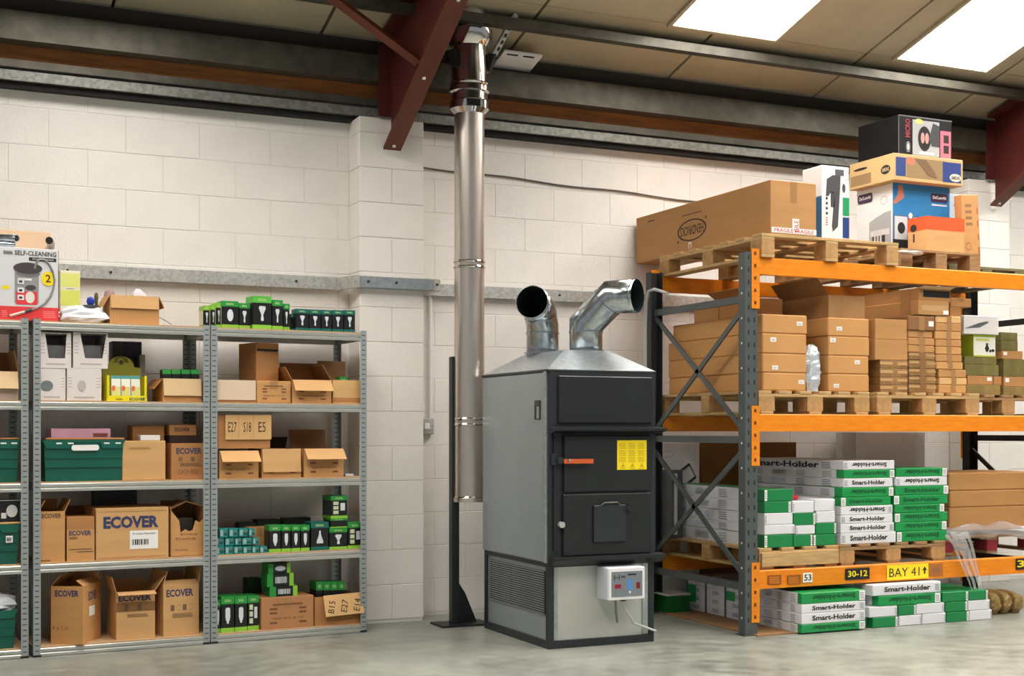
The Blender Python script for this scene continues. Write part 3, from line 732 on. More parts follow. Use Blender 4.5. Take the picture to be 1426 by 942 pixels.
# lime card, bag, oddments
g = carton('pale carton with two lime green labels behind the white bag', SH, 'A', 358, 330, 480, 600, .1, Z5, .26, m=mat((226, 222, 198), .6), tape=False)
P_(g, 'front', .02, .36, .98, .64, mat((206, 212, 96), .6)); P_(g, 'front', .02, .70, .98, .95, mat((214, 218, 118), .6)); P_(g, 'front', .3, .66, .7, .67, M_INK)
def blob(name, label, cat, pl, c, x0, y0, x1, y1, d, base, off, m, seed, nx=14, nz=9, amp=.18, taper=.25):
    """crumpled bag: closed lumpy shape resting on its base"""
    g = place(pl, c, x0, y0, x1, y1, d, base, off); rr = random.Random(seed); w, dd, hh = g.dims
    k = MB(); vs = []; fs = []
    for j in range(nz + 1):
        v = j / nz; sc = (1 - taper * v ** 2) * math.sqrt(max(.02, 1 - (2 * v - 1) ** 4)) if 0 < j < nz else .45 * (1 if j == 0 else .5) + .3 * (j == 0)
        for i in range(nx):
            a = 2 * math.pi * i / nx; q = 1 + rr.uniform(-amp, amp)
            cx = max(-1, min(1, 1.25 * math.cos(a))); cy = max(-1, min(1, 1.25 * math.sin(a)))
            vs.append((cx * w / 2 * sc * q, cy * dd / 2 * sc * q, hh * v * (1 + rr.uniform(-.05, .05) * (0 < j < nz))))
    for j in range(nz):
        for i in range(nx): fs.append((j * nx + i, j * nx + (i + 1) % nx, (j + 1) * nx + (i + 1) % nx, (j + 1) * nx + i))
    fs += [tuple(reversed(range(nx))), tuple(range(nz * nx, (nz + 1) * nx))]
    o = k.add(vs, fs).build(name, m); o.location = g.loc; o.rotation_euler = (0, 0, g.ang)
    tag(o, label, cat); g.r = o
    return g
M_BAG = mat((226, 230, 236), .3, var=.06, scale=14, bump=.5, bscale=18)
blob('plastic_bag', 'crumpled white plastic bag on the top shelf beside the vacuum carton', 'bag', SH, 'A', 350, 530, 660, 642, .2, Z5, .04, M_BAG, 3, 18, 7, .12, .45)
bagtop = place(SH, 'A', 352, 545, 655, 640, .2, Z5, .04).top
r = thing('glass_ball', 'small blue glass ball standing on a grey dish', 'ball', SH.world(spx(132), .12, bagtop - .006), SH.a); r.scale = (1.6, 1.6, 1.6)
MB().lathe([(0, .012), (.008, .013), (.0125, .02), (.0145, .028), (.012, .038), (.006, .043), (0, .044)], 16).build('ball', mat((36, 62, 176), .18), r, True)
MB().lathe([(0, 0), (.012, 0), (.028, .01), (.029, .013), (.012, .012), (0, .012)], 20).build('dish', mat((88, 90, 94), .4), r, True)
o = MB().lathe([(0, 0), (.006, 0), (.008, .03), (.010, .07), (.012, .09), (.009, .108), (.004, .113), (0, .114)], 12).build('brush_handle', mat((82, 84, 52), .5), None, True)
o.location = SH.world(spx(142), .16, bagtop - .02); tag(o, 'slim olive green handle standing upright behind the blue ball', 'handle')
g = carton('small open cardboard box with drooping front flap on the top shelf', SH, 'A', 655, 480, 950, 645, .2, Z5, .05, open_=True, m=C0, flaps=(('front', 262, .075, C1), ('left', 240, .075, C0), ('right', 245, .07, C3)))  # front flap in a lighter tone: light from above painted in
o = MB().lathe([(0, 0), (.03, 0), (.032, .02), (.032, .19), (.026, .215), (.012, .225), (0, .226)], 16).build('paper_roll', mat((168, 140, 134), .6), None, True); o.location = SH.world(spx(171.5), .37, Z5); tag(o, 'brown rounded roll end showing behind the open box', 'roll')
blob('pale_bag', 'pale lilac bag slumped behind the small open box', 'bag', SH, 'A', 772, 434, 900, 600, .12, Z5, .33, mat((226, 210, 214), .6), 9, 14, 7, .06, .3)
tag(MB().tube([SH.world(spx(226), .08, Z5 + .05), SH.world(spx(233), .07, Z5 + .035), SH.world(spx(243), .06, Z5 + .008)], .003, 6).build('wire_end', mat((150, 145, 138), .5)), 'short loose wire beside the small open box', 'wire')

# white picking boxes with cut-out fronts
M_BIN = mat((224, 216, 212), .6, var=.04, scale=4)
def picking_box(label, x0, y0, x1, y1, base, cut, pic, off=.03):
    g = place(SH, 'B', x0, y0, x1, y1, .36, base, off); w, dd, hh = g.dims
    r = thing('picking_box', label, 'box', g.loc, g.ang, 'white picking boxes'); g.r = r
    if cut:
        k = MB(); t = .004
        k.box(-w / 2, -dd / 2, 0, w / 2, dd / 2, t); k.box(-w / 2, dd / 2 - t, t, w / 2, dd / 2, hh); k.box(-w / 2, -dd / 2, t, -w / 2 + t, dd / 2, hh); k.box(w / 2 - t, -dd / 2, t, w / 2, dd / 2, hh); k.box(-w / 2, -dd / 2, hh - t, w / 2, dd / 2, hh)
        k.build('body', M_BIN, r)
        u = cut
        f = MB().prism([(-w / 2, 0), (w / 2, 0), (w / 2, hh), (u[2] * w - w / 2, hh), (u[1] * w - w / 2, hh * .28), (u[0] * w - w / 2, hh * .28), (u[3] * w - w / 2, hh), (-w / 2, hh)], 'y', -dd / 2 - .002, -dd / 2 + .002).build('front_panel', M_BIN, r)
        bx('contents', mat((104, 102, 104), .5, var=.3, scale=12), r, -w / 2 + .02, -dd / 2 + .03, t, w / 2 - .02, dd / 2 - .05, hh * .66, .01)
    else: MB().cbox(-w / 2, -dd / 2, 0, w / 2, dd / 2, hh, .002).build('body', M_BIN, r)
    for i in range(4):
        for uu in ((.03, .15), (.85, .97)):
            P_(g, 'front', uu[0], .42 + i * .09, uu[1], .43 + i * .09, mat((120, 100, 100), .6), lift=.003)
    P_(g, 'front', .2, .10, .8, .13, mat((170, 164, 164), .6), lift=.003)
    if pic: P_(g, 'front', .1 if pic == 1 else .32, .3, .55, .62, mat((110, 120, 120) if pic == 1 else (186, 180, 178), .6), 'ellipse', name='picture', lift=.003)
    return g
a = picking_box('white picking box with a grey brush picture, lower left of the four', 214, 258, 375, 452, Z4, None, 1)
b = picking_box('closed white picking box beside the yellow display, lower right of four', 380, 258, 580, 452, Z4, None, 2)
picking_box('white picking box with cut-out front, upper left of the four', 226, 55, 407, 250, a.top, (.28, .80, .86, .16), 0)
picking_box('white picking box with wide dark cut-out front, upper right of four', 416, 55, 616, 252, b.top, (.34, .84, .97, .20), 0, .032)
# yellow display tray with sachets
g = place(SH, 'B', 608, 300, 840, 453, .16, Z4, .03); w, dd, hh = g.dims
r = thing('display_tray', 'yellow cardboard counter display with an arched olive back card', 'display box', g.loc, g.ang); g.r = r
YL = mat((238, 222, 24), .5); OL = mat((150, 148, 40), .6)
bx('tray_base', YL, r, -w / 2, -dd / 2, 0, w / 2, dd / 2, .02); bx('front_lip', YL, r, -w / 2, -dd / 2, .02, w / 2, -dd / 2 + .004, hh * .22)
for x in (-w / 2, w / 2 - .004): bx('side_panel', YL, r, x, -dd / 2, .02, x + .004, dd / 2, hh)
for x in (-w / 2, w / 2 - .014): bx('front_edge', YL, r, x, -dd / 2, .02, x + .014, -dd / 2 + .004, hh)
n_ = 14; arch = [(-w / 2, 0), (w / 2, 0), (w / 2, hh * 1.35), (w / 2 * .7, hh * 1.38)] + [(w / 2 * .66 * math.cos(math.pi * i / n_), hh * (1.38 + .42 * math.sin(math.pi * i / n_))) for i in range(n_ + 1)] + [(-w / 2 * .7, hh * 1.38), (-w / 2, hh * 1.35)]
MB().prism(arch, 'y', dd / 2 - .004, dd / 2).build('back_card', OL, r)
fl_ = MB()
for i in range(9):
    a = math.pi * (i / 8) ; MB().tube([(.02 * math.cos(a), dd / 2 - .006, hh * 1.58 + .02 * math.sin(a)), (.042 * math.cos(a), dd / 2 - .006, hh * 1.58 + .034 * math.sin(a))], .003, 4).build('flower_print', mat((84, 80, 30), .6), r)
MB().tube([(0, dd / 2 - .006, hh * 1.56), (0, dd / 2 - .004, hh * 1.56)], .014, 12).build('flower_print', mat((70, 64, 30), .6), r)
P_(g, 'front', .56, .03, .96, .15, mat((10, 90, 80), .5), T('ECOVER', .03)); P_(g, 'front', .22, .05, .40, .12, mat((110, 100, 20), .5), 'lines')
for i in range(3):
    x = -w / 2 + .03 + i * (w - .06) / 3; sw = (w - .075) / 3
    q = thing('detergent_sachet', ['pale sachet at the left end of the yellow display', 'pale sachet in the middle of the yellow display', 'pale sachet at the right end of the yellow display'][i], 'sachet', g.loc + Vector((math.cos(g.ang) * (x + sw / 2) - math.sin(g.ang) * -.05, math.sin(g.ang) * (x + sw / 2) + math.cos(g.ang) * -.05, .0205)), g.ang, 'sachets in the yellow display')
    hq = hh * .86
    MB().prism([(-.018, 0), (.018, 0), (.004, hq), (-.004, hq)], 'x', -sw / 2, sw / 2).build('pouch', mat((236, 236, 220), .4), q)
    d3 = (sw, .012, hq)
    pr(q, (sw, .036, hq), 'front', .05, .05, .95, .5, mat((222, 220, 140), .5), name='print', lift=.0); pr(q, (sw, .036, hq), 'front', 0, .84, 1, 1, mat((80, 160, 160), .5), lift=-.012)
    pr(q, (sw, .036, hq), 'front', .0, .30, .4, .55, mat((226, 110, 60), .5), 'ellipse', lift=.001)
# open box with four green lamp cartons
g = carton('open cardboard box with a pale drooping flap beside the yellow display', SH, 'B', 928, 318, 1150, 452, .25, Z4, .04, open_=True, m=C0, flaps=(('front', 262, .10, C7), ('left', 230, .08, C3)))  # pale front flap carries painted light from above
gc = [mat((60, 168, 76), .45), mat((118, 196, 66), .45), mat((30, 118, 60), .45)]
for i in range(4):
    h_ = carton(['first', 'second', 'third', 'fourth'][i] + ' green lamp carton from left in the open box beside the yellow display', SH, 'B', 925 + i * 54, 266, 977 + i * 54, 452, .06, Z4 + .006, .10, m=M_BLACKD, tape=False, name='lamp_carton', group='green lamp cartons in the open box')
    P_(h_, 'front', 0, .86, 1, 1, gc[0], lift=.001); P_(h_, 'top', 0, 0, 1, 1, gc[0])
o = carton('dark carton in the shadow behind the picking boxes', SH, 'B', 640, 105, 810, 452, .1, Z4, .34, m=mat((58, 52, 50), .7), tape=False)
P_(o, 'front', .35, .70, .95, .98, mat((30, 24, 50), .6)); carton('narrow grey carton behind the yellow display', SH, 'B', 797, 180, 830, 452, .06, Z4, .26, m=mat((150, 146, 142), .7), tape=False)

# green folding crates
def crate(label, x0, y0, x1, y1, base, c='B', d=.36, off=.02, tagm=True):
    g = place(SH, c, x0, y0, x1, y1, d, base, off); w, dd, hh = g.dims; t = .006; e = .018
    r = thing('plastic_crate', label, 'crate', g.loc, g.ang, 'green plastic crates'); g.r = r
    k = MB()
    def wall(a0, a1, b0, b1): k.add([a0, a1, b1, b0], [(0, 1, 2, 3)])
    # tapered double skinned tub
    for s, q in ((0, 0), (t, t)):
        A = [(-w / 2 + e + s, -dd / 2 + e + s, q), (w / 2 - e - s, -dd / 2 + e + s, q), (w / 2 - e - s, dd / 2 - e - s, q), (-w / 2 + e + s, dd / 2 - e - s, q)]
        B = [(-w / 2 + .006 + s, -dd / 2 + .006 + s, hh), (w / 2 - .006 - s, -dd / 2 + .006 + s, hh), (w / 2 - .006 - s, dd / 2 - .006 - s, hh), (-w / 2 + .006 + s, dd / 2 - .006 - s, hh)]
        k.add(A + B, [(0, 1, 2, 3), (0, 1, 5, 4), (1, 2, 6, 5), (2, 3, 7, 6), (3, 0, 4, 7)])
    k.build('tub', M_CRATE, r)
    k = MB(); z0, z1 = hh * .80, hh
    k.box(-w / 2, -dd / 2, hh - .012, w / 2, -dd / 2 + .02, hh); k.box(-w / 2, dd / 2 - .02, hh - .012, w / 2, dd / 2, hh); k.box(-w / 2, -dd / 2 + .02, hh - .012, -w / 2 + .02, dd / 2 - .02, hh); k.box(w / 2 - .02, -dd / 2 + .02, hh - .012, w / 2, dd / 2 - .02, hh)
    k.build('rim', M_CRATE, r)
    MB().prism([(-w / 2 + .004, hh - .012), (-w / 2 + .02, hh * .80), (-w * .18, hh * .80), (-w * .15, hh - .012)], 'y', -dd / 2 - .002, -dd / 2 + .02).build('lid_catch', M_CRATE, r)
    MB().prism([(w / 2 - .004, hh - .012), (w / 2 - .02, hh * .80), (w * .22, hh * .80), (w * .19, hh - .012)], 'y', -dd / 2 - .002, -dd / 2 + .02).build('lid_catch', M_CRATE, r)
    for z in (.34, .56): bx('rib', M_CRATE, r, -w / 2 + .014, -dd / 2 + .006, hh * z, w / 2 - .014, -dd / 2 + .016, hh * z + .006)
    if tagm:
        tl = MB().prism([(-w * .13 + .012 * math.cos(a) - (0 if math.cos(a) < 0 else -w * .28), hh * .815 + .016 * math.sin(a)) for a in [math.pi / 2 + i * math.pi / 8 for i in range(9)] + [-math.pi / 2 + i * math.pi / 8 for i in range(9)]], 'y', -dd / 2 - .004, -dd / 2 + .01).build('label_plate', M_TAG, r)
        for u in (-.34, -.2, .24, .38): bx('hinge_clip', M_TAG, r, w * u, -dd / 2 - .003, hh - .022, w * u + .03, -dd / 2 + .002, hh - .014)
    return g
g = crate('dark green plastic crate with a white label on the middle bay', 243, 668, 714, 912, Z3)
k = carton('pink carton with handle hole sticking out of the green crate', SH, 'B', 290, 602, 632, 900, .16, Z3 + .03, .07, m=mat((214, 160, 184), .5, var=.2, scale=4), tape=False)
P_(k, 'front', .7, .82, .95, .90, mat((120, 60, 40), .6))
k = carton('brown board lying across the front of the green crate', SH, 'B', 262, 655, 712, 667, .038, g.top, .025, m=C3, tape=False)
o = MB().tube([SH.world(spx(100), .26, Z3 + .22), SH.world(spx(104), .26, Z3 + .262), SH.world(spx(110), .26, Z3 + .272), SH.world(spx(122), .26, Z3 + .27), SH.world(spx(128), .26, Z3 + .25), SH.world(spx(131), .26, Z3 + .2)], .010, 8).build('bag_handle', mat((48, 44, 48), .5), None, True); tag(o, 'black handle loop rising out of the green crate', 'handle')
g = carton('plain buff cardboard box standing right of the green crate', SH, 'B', 697, 672, 945, 903, .3, Z3, .03, m=C1, tape=False)
P_(g, 'front', .15, .78, .68, .84, C3, 'lines')
carton('small white carton lying on the plain buff box', SH, 'B', 800, 640, 915, 690, .08, g.top, .05, m=M_WHITE, tape=False)
carton('medium brown carton set back on the plain buff box', SH, 'B', 755, 586, 940, 662, .14, g.top, .14, m=C3, tape=False)
def ecover(g, u0=.12, v0=.72, u1=.88, v1=.90, face='front', icons=True):
    P_(g, face, u0, v0, u1, v1, M_ECO, T('ECOVER', .035))
    if icons:
        cols = mat((120, 92, 62), .7)
        for i in range(4): P_(g, face, .2 + i * .17, .50, .31 + i * .17, .62, cols, 'ring' if i % 2 else 'rect')
        P_(g, face, .25, .36, .85, .46, cols, 'lines')
g = carton('brown detergent carton with blue lettering on the third shelf by the post', SH, 'B', 975, 686, 1185, 888, .22, Z3, .05, m=C3, tape=False); ecover(g, .14, .70, .84, .87)
P_(g, 'front', .18, .14, .75, .28, mat((120, 84, 50), .7), T('CACH REO', 0))
k = carton('dark brown carton lying on the printed box at the post', SH, 'B', 965, 643, 1150, 684, .14, g.top, .10, m=mat((48, 32, 24), .8), tape=False)
g = carton('small brown detergent carton on the dark one by the post', SH, 'B', 965, 580, 1122, 642, .12, k.top, .10, m=C3, tape=False); P_(g, 'front', .2, .38, .75, .72, mat((70, 46, 36), .7), T('ECOVER', .03))
# fourth shelf
g = carton('tall narrow detergent carton with raised flaps at the left post', SH, 'C', 178, 175, 303, 422, .24, Z2, .03, m=C0, open_=True, flaps=(('left', 60, .07), ('right', 115, .07), ('back', 80, .06))); P_(g, 'front', .12, .865, .86, .955, mat((92, 70, 56), .7), T('ECOVER', .03)); P_(g, 'front', .05, .03, .45, .05, mat((110, 80, 50), .7))
g = carton('smaller detergent carton with a folded upper lip beside the tall one', SH, 'C', 310, 200, 440, 412, .2, Z2, .03, m=C3, tape=False); P_(g, 'front', 0, .0, 1, .71, C0, lift=.0006); P_(g, 'front', .08, .58, .88, .69, M_ECO, T('ECOVER', .03), lift=.002)
P_(g, 'front', .08, .5, .4, .55, mat((110, 84, 60), .7), 'lines', lift=.002); P_(g, 'front', .08, .26, .9, .28, mat((110, 84, 60), .7), lift=.002); P_(g, 'front', .35, .20, .95, .22, mat((110, 84, 60), .7), lift=.002)
carton('brown carton behind the smaller detergent carton', SH, 'C', 300, 150, 440, 412, .08, Z2, .375, m=C5, tape=False)
g = carton('large wide detergent carton with big blue lettering and white barcode label', SH, 'C', 445, 158, 785, 403, .34, Z2, .03, m=C1, tape=False)
P_(g, 'front', .10, .60, .86, .84, M_ECO, T('ECOVER', .05)); P_(g, 'front', .46, .19, .85, .55, M_TAG); P_(g, 'front', .49, .27, .74, .38, M_INK, 'bars', lift=.002); P_(g, 'front', .5, .47, .82, .51, M_INK, T('Product Number', 0), lift=.002)
P_(g, 'front', .03, .035, .97, .045, C3); P_(g, 'front', .03, .925, .97, .935, C3); P_(g, 'front', .87, .80, .89, .83, M_ECO, 'ring')
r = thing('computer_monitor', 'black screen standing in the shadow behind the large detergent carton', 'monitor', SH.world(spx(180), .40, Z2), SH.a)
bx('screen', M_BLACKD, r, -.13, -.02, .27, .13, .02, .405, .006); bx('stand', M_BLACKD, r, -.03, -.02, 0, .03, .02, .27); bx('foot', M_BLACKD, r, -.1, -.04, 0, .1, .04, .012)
# torn carton
g = place(SH, 'C', 792, 132, 950, 388, .24, Z2, .03); w, dd, hh = g.dims
r = thing('torn_box', 'cardboard box with its front torn open at the right post', 'box', g.loc, g.ang); g.r = r
tear = [(1, 0), (1, .70), (.86, .62), (.74, .66), (.66, .48), (.56, .46), (.44, .50), (.30, .44), (.26, .66), (.06, .82), (0, .88), (0, 0)]
MB().prism([((u - .5) * w, v * hh) for u, v in tear], 'y', -dd / 2, -dd / 2 + .005).build('front_panel', C0, r)
MB().box(-w / 2, -dd / 2, 0, w / 2, dd / 2, .005).build('bottom', C3, r); bx('side_panel', C3, r, -w / 2, -dd / 2, 0, -w / 2 + .005, dd / 2, hh * .92); bx('side_panel', C3, r, w / 2 - .005, -dd / 2, 0, w / 2, dd / 2, hh * .92); bx('back_panel', C5, r, -w / 2, dd / 2 - .005, 0, w / 2, dd / 2, hh)
MB().prism([(-w / 2, hh * .86), (0, hh), (w / 2, hh * .9), (w / 2, hh * .92), (0, hh * 1.02), (-w / 2, hh * .88)], 'y', -dd / 2 + .02, dd / 2).build('torn_top', C5, r)
bx('contents', mat((50, 44, 36), .7), r, -w * .3, -dd * .2, .005, w * .3, dd * .3, hh * .7, .01)
for v, u0, u1 in ((.38, .3, .8), (.30, .15, .75), (.10, .15, .5)): P_(g, 'front', u0, v, u1, v + .05, mat((120, 84, 46), .7), T('Ecolog', 0))
# bottom shelf
g = carton('tall detergent carton turned to show its right side on the lowest shelf', SH, 'C', 230, 524, 390, 795, .26, Z1, .03, rot=math.radians(-33), m=C0, open_=True, flaps=(('left', 50, .08), ('back', 70, .06), ('right', 40, .05))); ecover(g, .13, .82, .88, .93, icons=False); P_(g, 'front', .05, .24, .55, .31, mat((120, 80, 50), .7), T('9 x 1,5l', 0))
P_(g, 'right', .35, .45, .65, .62, M_TAG); P_(g, 'right', .3, .72, .75, .88, M_ECO, T('ECOVER', .03))
g = carton('opened detergent carton with flap over its lettering, middle of lowest shelf', SH, 'C', 540, 548, 722, 770, .26, Z1, .04, m=C1, open_=True, flaps=(('front', 195, .055), ('left', 105, .09), ('right', 125, .10), ('back', 80, .05))); P_(g, 'front', .06, .80, .90, .93, M_ECO, T('ECOVER', .035)); P_(g, 'front', 0, .58, 1, .78, C5, lift=.0006)
for i in range(4): P_(g, 'front', .2 + i * .17, .60, .31 + i * .17, .74, mat((96, 74, 50), .7), 'ring' if i % 2 else 'rect', lift=.002)
P_(g, 'front', .28, .46, .85, .54, mat((130, 100, 66), .7), 'lines')
g = carton('opened detergent carton with icons at the right end of the lowest shelf', SH, 'C', 757, 520, 928, 745, .26, Z1, .05, rot=math.radians(5), m=C1, open_=True, flaps=(('left', 75, .09), ('right', 100, .10), ('back', 70, .06), ('front', 35, .05))); ecover(g, .08, .78, .84, .93)

# ------------------------------------------------------------------ left bay (cut off by the picture edge)
carton('open carton with pale flap in the left cut-off bay', SH, 'B', -220, 275, 105, 448, .3, Z4, .04, open_=True, m=mat((198, 176, 160), .7), flaps=(('front', 250, .1, C7), ('back', 95, .12, C5), ('right', 80, .12, C5)))  # front flap paled in colour to look lit from above
crate('green plastic crate on the third shelf of the left cut-off bay', -330, 668, 118, 912, Z3)
carton('brown board on the green crate of the left cut-off bay', SH, 'B', -300, 655, 112, 667, .1, Z3 + (place(SH, 'B', -330, 668, 118, 912, .36, Z3, .02).h) + .001, .03, m=C3, tape=False)
g = crate('green plastic crate on the fourth shelf of the left cut-off bay', -230, 240, 98, 435, Z2, 'C', tagm=False)
k = carton('black book with a white drawing on the fourth shelf crate', SH, 'C', -140, 120, 101, 228, .05, g.top + .012, .06, m=mat((30, 30, 34), .4), tape=False, name='book', cat='book'); P_(k, 'front', .70, .2, .92, .75, M_WHITE, 'ellipse'); P_(k, 'front', .0, .93, 1, .97, M_WHITE); P_(k, 'front', .97, .0, .99, 1, M_WHITE); P_(k, 'front', .6, .15, .7, .4, M_WHITE)
carton('flat yellow-brown tray under the black book', SH, 'C', -150, 228, 101, 240, .2, g.top, .03, m=C4, tape=False)
P_(g, 'front', .78, .55, .88, .72, M_TAG, lift=.004); P_(g, 'front', .79, .58, .87, .68, M_INK, 'bars', lift=.005)
g = crate('green plastic crate on the lowest shelf of the left cut-off bay', -260, 645, 82, 830, Z1, 'C', tagm=False)
blob('paper_bundle', 'loose white papers heaped in the lowest left crate', 'paper', SH, 'C', -220, 555, 100, 640, .22, g.top - .01, .05, M_BAG, 12, 16, 6, .1, .4)

# ------------------------------------------------------------------ right bay: lamp cartons
GR, LG, TE, BK = mat((40, 150, 62), .4), mat((140, 200, 60), .4), mat((14, 104, 92), .4), mat((22, 24, 26), .35)
SIDE = mat((206, 214, 176), .5)
SPOT = ('poly', ((.32, 0), (.68, 0), (.70, .2), (.64, .3), (.66, .45), (1, .85), (.9, 1), (.1, 1), (0, .85), (.34, .45), (.36, .3), (.30, .2)))
CFLB = ('poly', ((.3, 0), (.7, 0), (.72, .15), (.9, .2), (.9, .32), (1, .36), (1, .9), (.8, 1), (.2, 1), (0, .9), (0, .36), (.1, .32), (.1, .2), (.28, .15)))
FLOOD = ('poly', ((0, 0), (1, 0), (1, .18), (.72, .55), (.64, .78), (.62, 1), (.38, 1), (.36, .78), (.28, .55), (0, .18)))
M_LAMP = mat((214, 222, 226), .4)
def lamp_carton(label, c, x0, y0, x1, y1, base, d=.09, off=.03, col=GR, low=LG, pic=SPOT, group='lamp cartons', side=None, rows=False, horiz=False, rot=0.0):
    g = carton(label, SH, c, x0, y0, x1, y1, d, base, off, rot=rot, m=BK, tape=False, name='lamp_carton', group=group, bev=.002)
    w, dd, hh = g.dims; e = .0009
    if not horiz:
        bx('top_band', col, g.r, -w / 2 - e, -dd / 2 - e, hh * .80, w / 2 + e, dd / 2 + e, hh + e); bx('bottom_band', low or col, g.r, -w / 2 - e, -dd / 2 - e, -.0 + .0004, w / 2 + e, dd / 2 + e, hh * .13)
        P_(g, 'front', .25, .86, .75, .94, mat((190, 226, 150), .5), T('LAMP', 0) if False else 'lines', lift=.002)
    else:
        bx('end_band', col, g.r, -w / 2 - e, -dd / 2 - e, .0004, -w * .28, dd / 2 + e, hh + e); bx('end_band', low or col, g.r, w * .34, -dd / 2 - e, .0004, w / 2 + e, dd / 2 + e, hh + e)
    if side: P_(g, 'left', .05, .14, .95, .79, side, lift=.002)
    if rows:
        for i in range(3): P_(g, 'front', .14, .20 + i * .2, .46, .35 + i * .2, SIDE, lift=.002)
        P_(g, 'front', .58, .35, .86, .68, M_LAMP, lift=.002)
    elif horiz: P_(g, 'front', .3, .25, .78, .75, M_LAMP, pic, name='picture', lift=.002)
    elif pic: P_(g, 'front', .31, .25, .69, .70, M_LAMP, pic, name='picture', lift=.002)
    return g
top = [('leftmost small lamp carton with green lid on the lamp bay top', 45, 88, 76, 182, .1, .10), ('pale-sided lamp carton second from left on the lamp bay top', 78, 85, 104, 182, .1, .08), ('pale-sided lamp carton tight against the wide bulb carton', 104, 74, 129, 183, .12, .06)]
for l, a, b_, c_, d_, dd, of in top: lamp_carton(l, 'D', a, b_, c_, d_, Z5, dd, of, side=SIDE, col=LG)
lamp_carton('wide lamp carton with pale pear bulb picture on the bay top', 'D', 131, 66, 209, 185, Z5, .12, .04, pic='ellipse', side=SIDE)
lamp_carton('narrow lamp carton with spot bulb between two wider cartons on bay top', 'D', 211, 76, 263, 185, Z5, .12, .05)
lamp_carton('tallest lamp carton with blue-white bulb on the bay top', 'D', 276, 43, 364, 187, Z5, .14, .03, col=mat((90, 190, 70), .4), side=BK)
lamp_carton('lamp carton with spot bulb right of the tallest one', 'D', 366, 61, 417, 187, Z5, .12, .04)
lamp_carton('half hidden lamp carton with white bulb edge before the teal row', 'D', 419, 79, 449, 188, Z5, .10, .06)
lamp_carton('dark teal lamp carton turned edge-on before the teal row', 'D', 453, 126, 466, 192, Z5, .08, .08, col=TE, low=TE, pic=None)
for i, (a, b_, c_) in enumerate(((478, 103, 538), (541, 106, 595), (598, 108, 646), (649, 109, 701), (704, 109, 756))):
    lamp_carton(['first', 'second', 'third', 'fourth', 'last'][i] + ' of the five teal spotlight cartons in a row on top', 'D', a, b_, c_, 199, Z5, .08, .03, col=TE, low=TE, group='teal spotlight cartons on top')
# second shelf
g = carton('carton hidden by a broad pale drooping flap at the lamp bay left', SH, 'D', 105, 436, 292, 545, .3, Z4, .03, m=C3, open_=True, flaps=(('front', 268, .118, mat((216, 192, 168), .7)),))  # flap colour lightened for the light falling on it
def shipmarks(g, m=None):
    m = m or mat((120, 80, 48), .7)
    P_(g, 'front', .22, .74, .78, .79, m); 
    for v in (.60, .47, .16): P_(g, 'front', .16, v, .30, v + .06, m); P_(g, 'front', .72, v, .86, v + .06, m)
    P_(g, 'front', .20, .30, .80, .36, m, T('MEAS 48 X 26 CM', 0))
g2 = carton('closed carton with printed shipping marks on the lamp bay second shelf', SH, 'D', 294, 440, 455, 545, .3, Z4, .03, m=C0); shipmarks(g2)
g3 = carton('tall carton standing on the row at the back under the top shelf', SH, 'D', 284, 262, 405, 438, .2, g2.top, .12, m=C3, tape=False, rot=math.radians(14)); P_(g3, 'front', .05, .78, .95, .84, M_INK); 
g = carton('open carton with two raised flaps in the middle of the second lamp shelf', SH, 'D', 460, 436, 645, 545, .28, Z4, .035, m=C0, open_=True, flaps=(('front', 232, .085, C1), ('left', 120, .09, C3), ('right', 60, .11, C5), ('back', 70, .12, C5))); shipmarks(g)  # front flap toned lighter than the body, as top-lit board
g = carton('open carton with upright back flap at the right end of second shelf', SH, 'D', 651, 436, 790, 545, .28, Z4, .03, m=C4, open_=True, flaps=(('back', 92, .13, C5),)); P_(g, 'front', 0, .05, 1, .25, C3)
lamp_carton('green lamp carton peeping out of the rightmost open carton', 'D', 682, 421, 722, 545, Z4 + .006, .07, .08, col=GR, pic=None)
# third shelf
def low_box(label, x0, y0, x1, y1, flaps, off=.03, m=C0):
    g = carton(label, SH, 'D', x0, y0, x1, y1, .28, Z3, off, m=m, open_=True, flaps=flaps); shipmarks(g); return g
ga = low_box('open carton under the hand-numbered one on the third lamp shelf', 118, 768, 304, 893, (('front', 225, .09, C1),))  # here and in the next two, front flaps are coloured as top-lit
gm_ = low_box('middle open carton with hanging flap on the third lamp shelf', 318, 758, 502, 893, (('front', 264, .14, C1), ('back', 60, .08, M_BLACKD)))
low_box('open carton with a tall dark back flap on the third lamp shelf', 515, 758, 702, 890, (('front', 225, .09, C1), ('back', 100, .12, C5, .12)))
g = carton('hand-numbered carton stacked on another at the third lamp shelf', SH, 'D', 112, 602, 358, 748, .26, max(ga.top, gm_.top) + .003, .035, m=C3, open_=True)
fl_ = bx('numbered_flap', C4, g.r, -g.w * .37, -g.d / 2 - .012, g.h * .27, g.w / 2 + .004, -g.d / 2 - .007, g.h + .004)
ink2 = mat((60, 44, 30), .7)
for i, s in enumerate(('E27', 'S18', 'E5')): P_(g, 'front', .18 + i * .29, .50, .34 + i * .28, .80, ink2, T(s, .0), lift=.0135, rot=0.0)
for u in (.38, .66): P_(g, 'front', u, .28, u + .006, 1, C3, lift=.0135)
r = thing('cable_clip_pile', 'short chain and white strip at the right end of third lamp shelf', 'hardware', SH.world(spx(485), .05, Z3), SH.a); bx('white_strip', M_WHITE, r, .0, 0, 0, .055, .02, .016, .003); MB().tube([(-.03, .01, .008), (-.018, .0, .01), (-.005, .012, .008)], .008, 8).build('chain', M_GALVD, r, True)
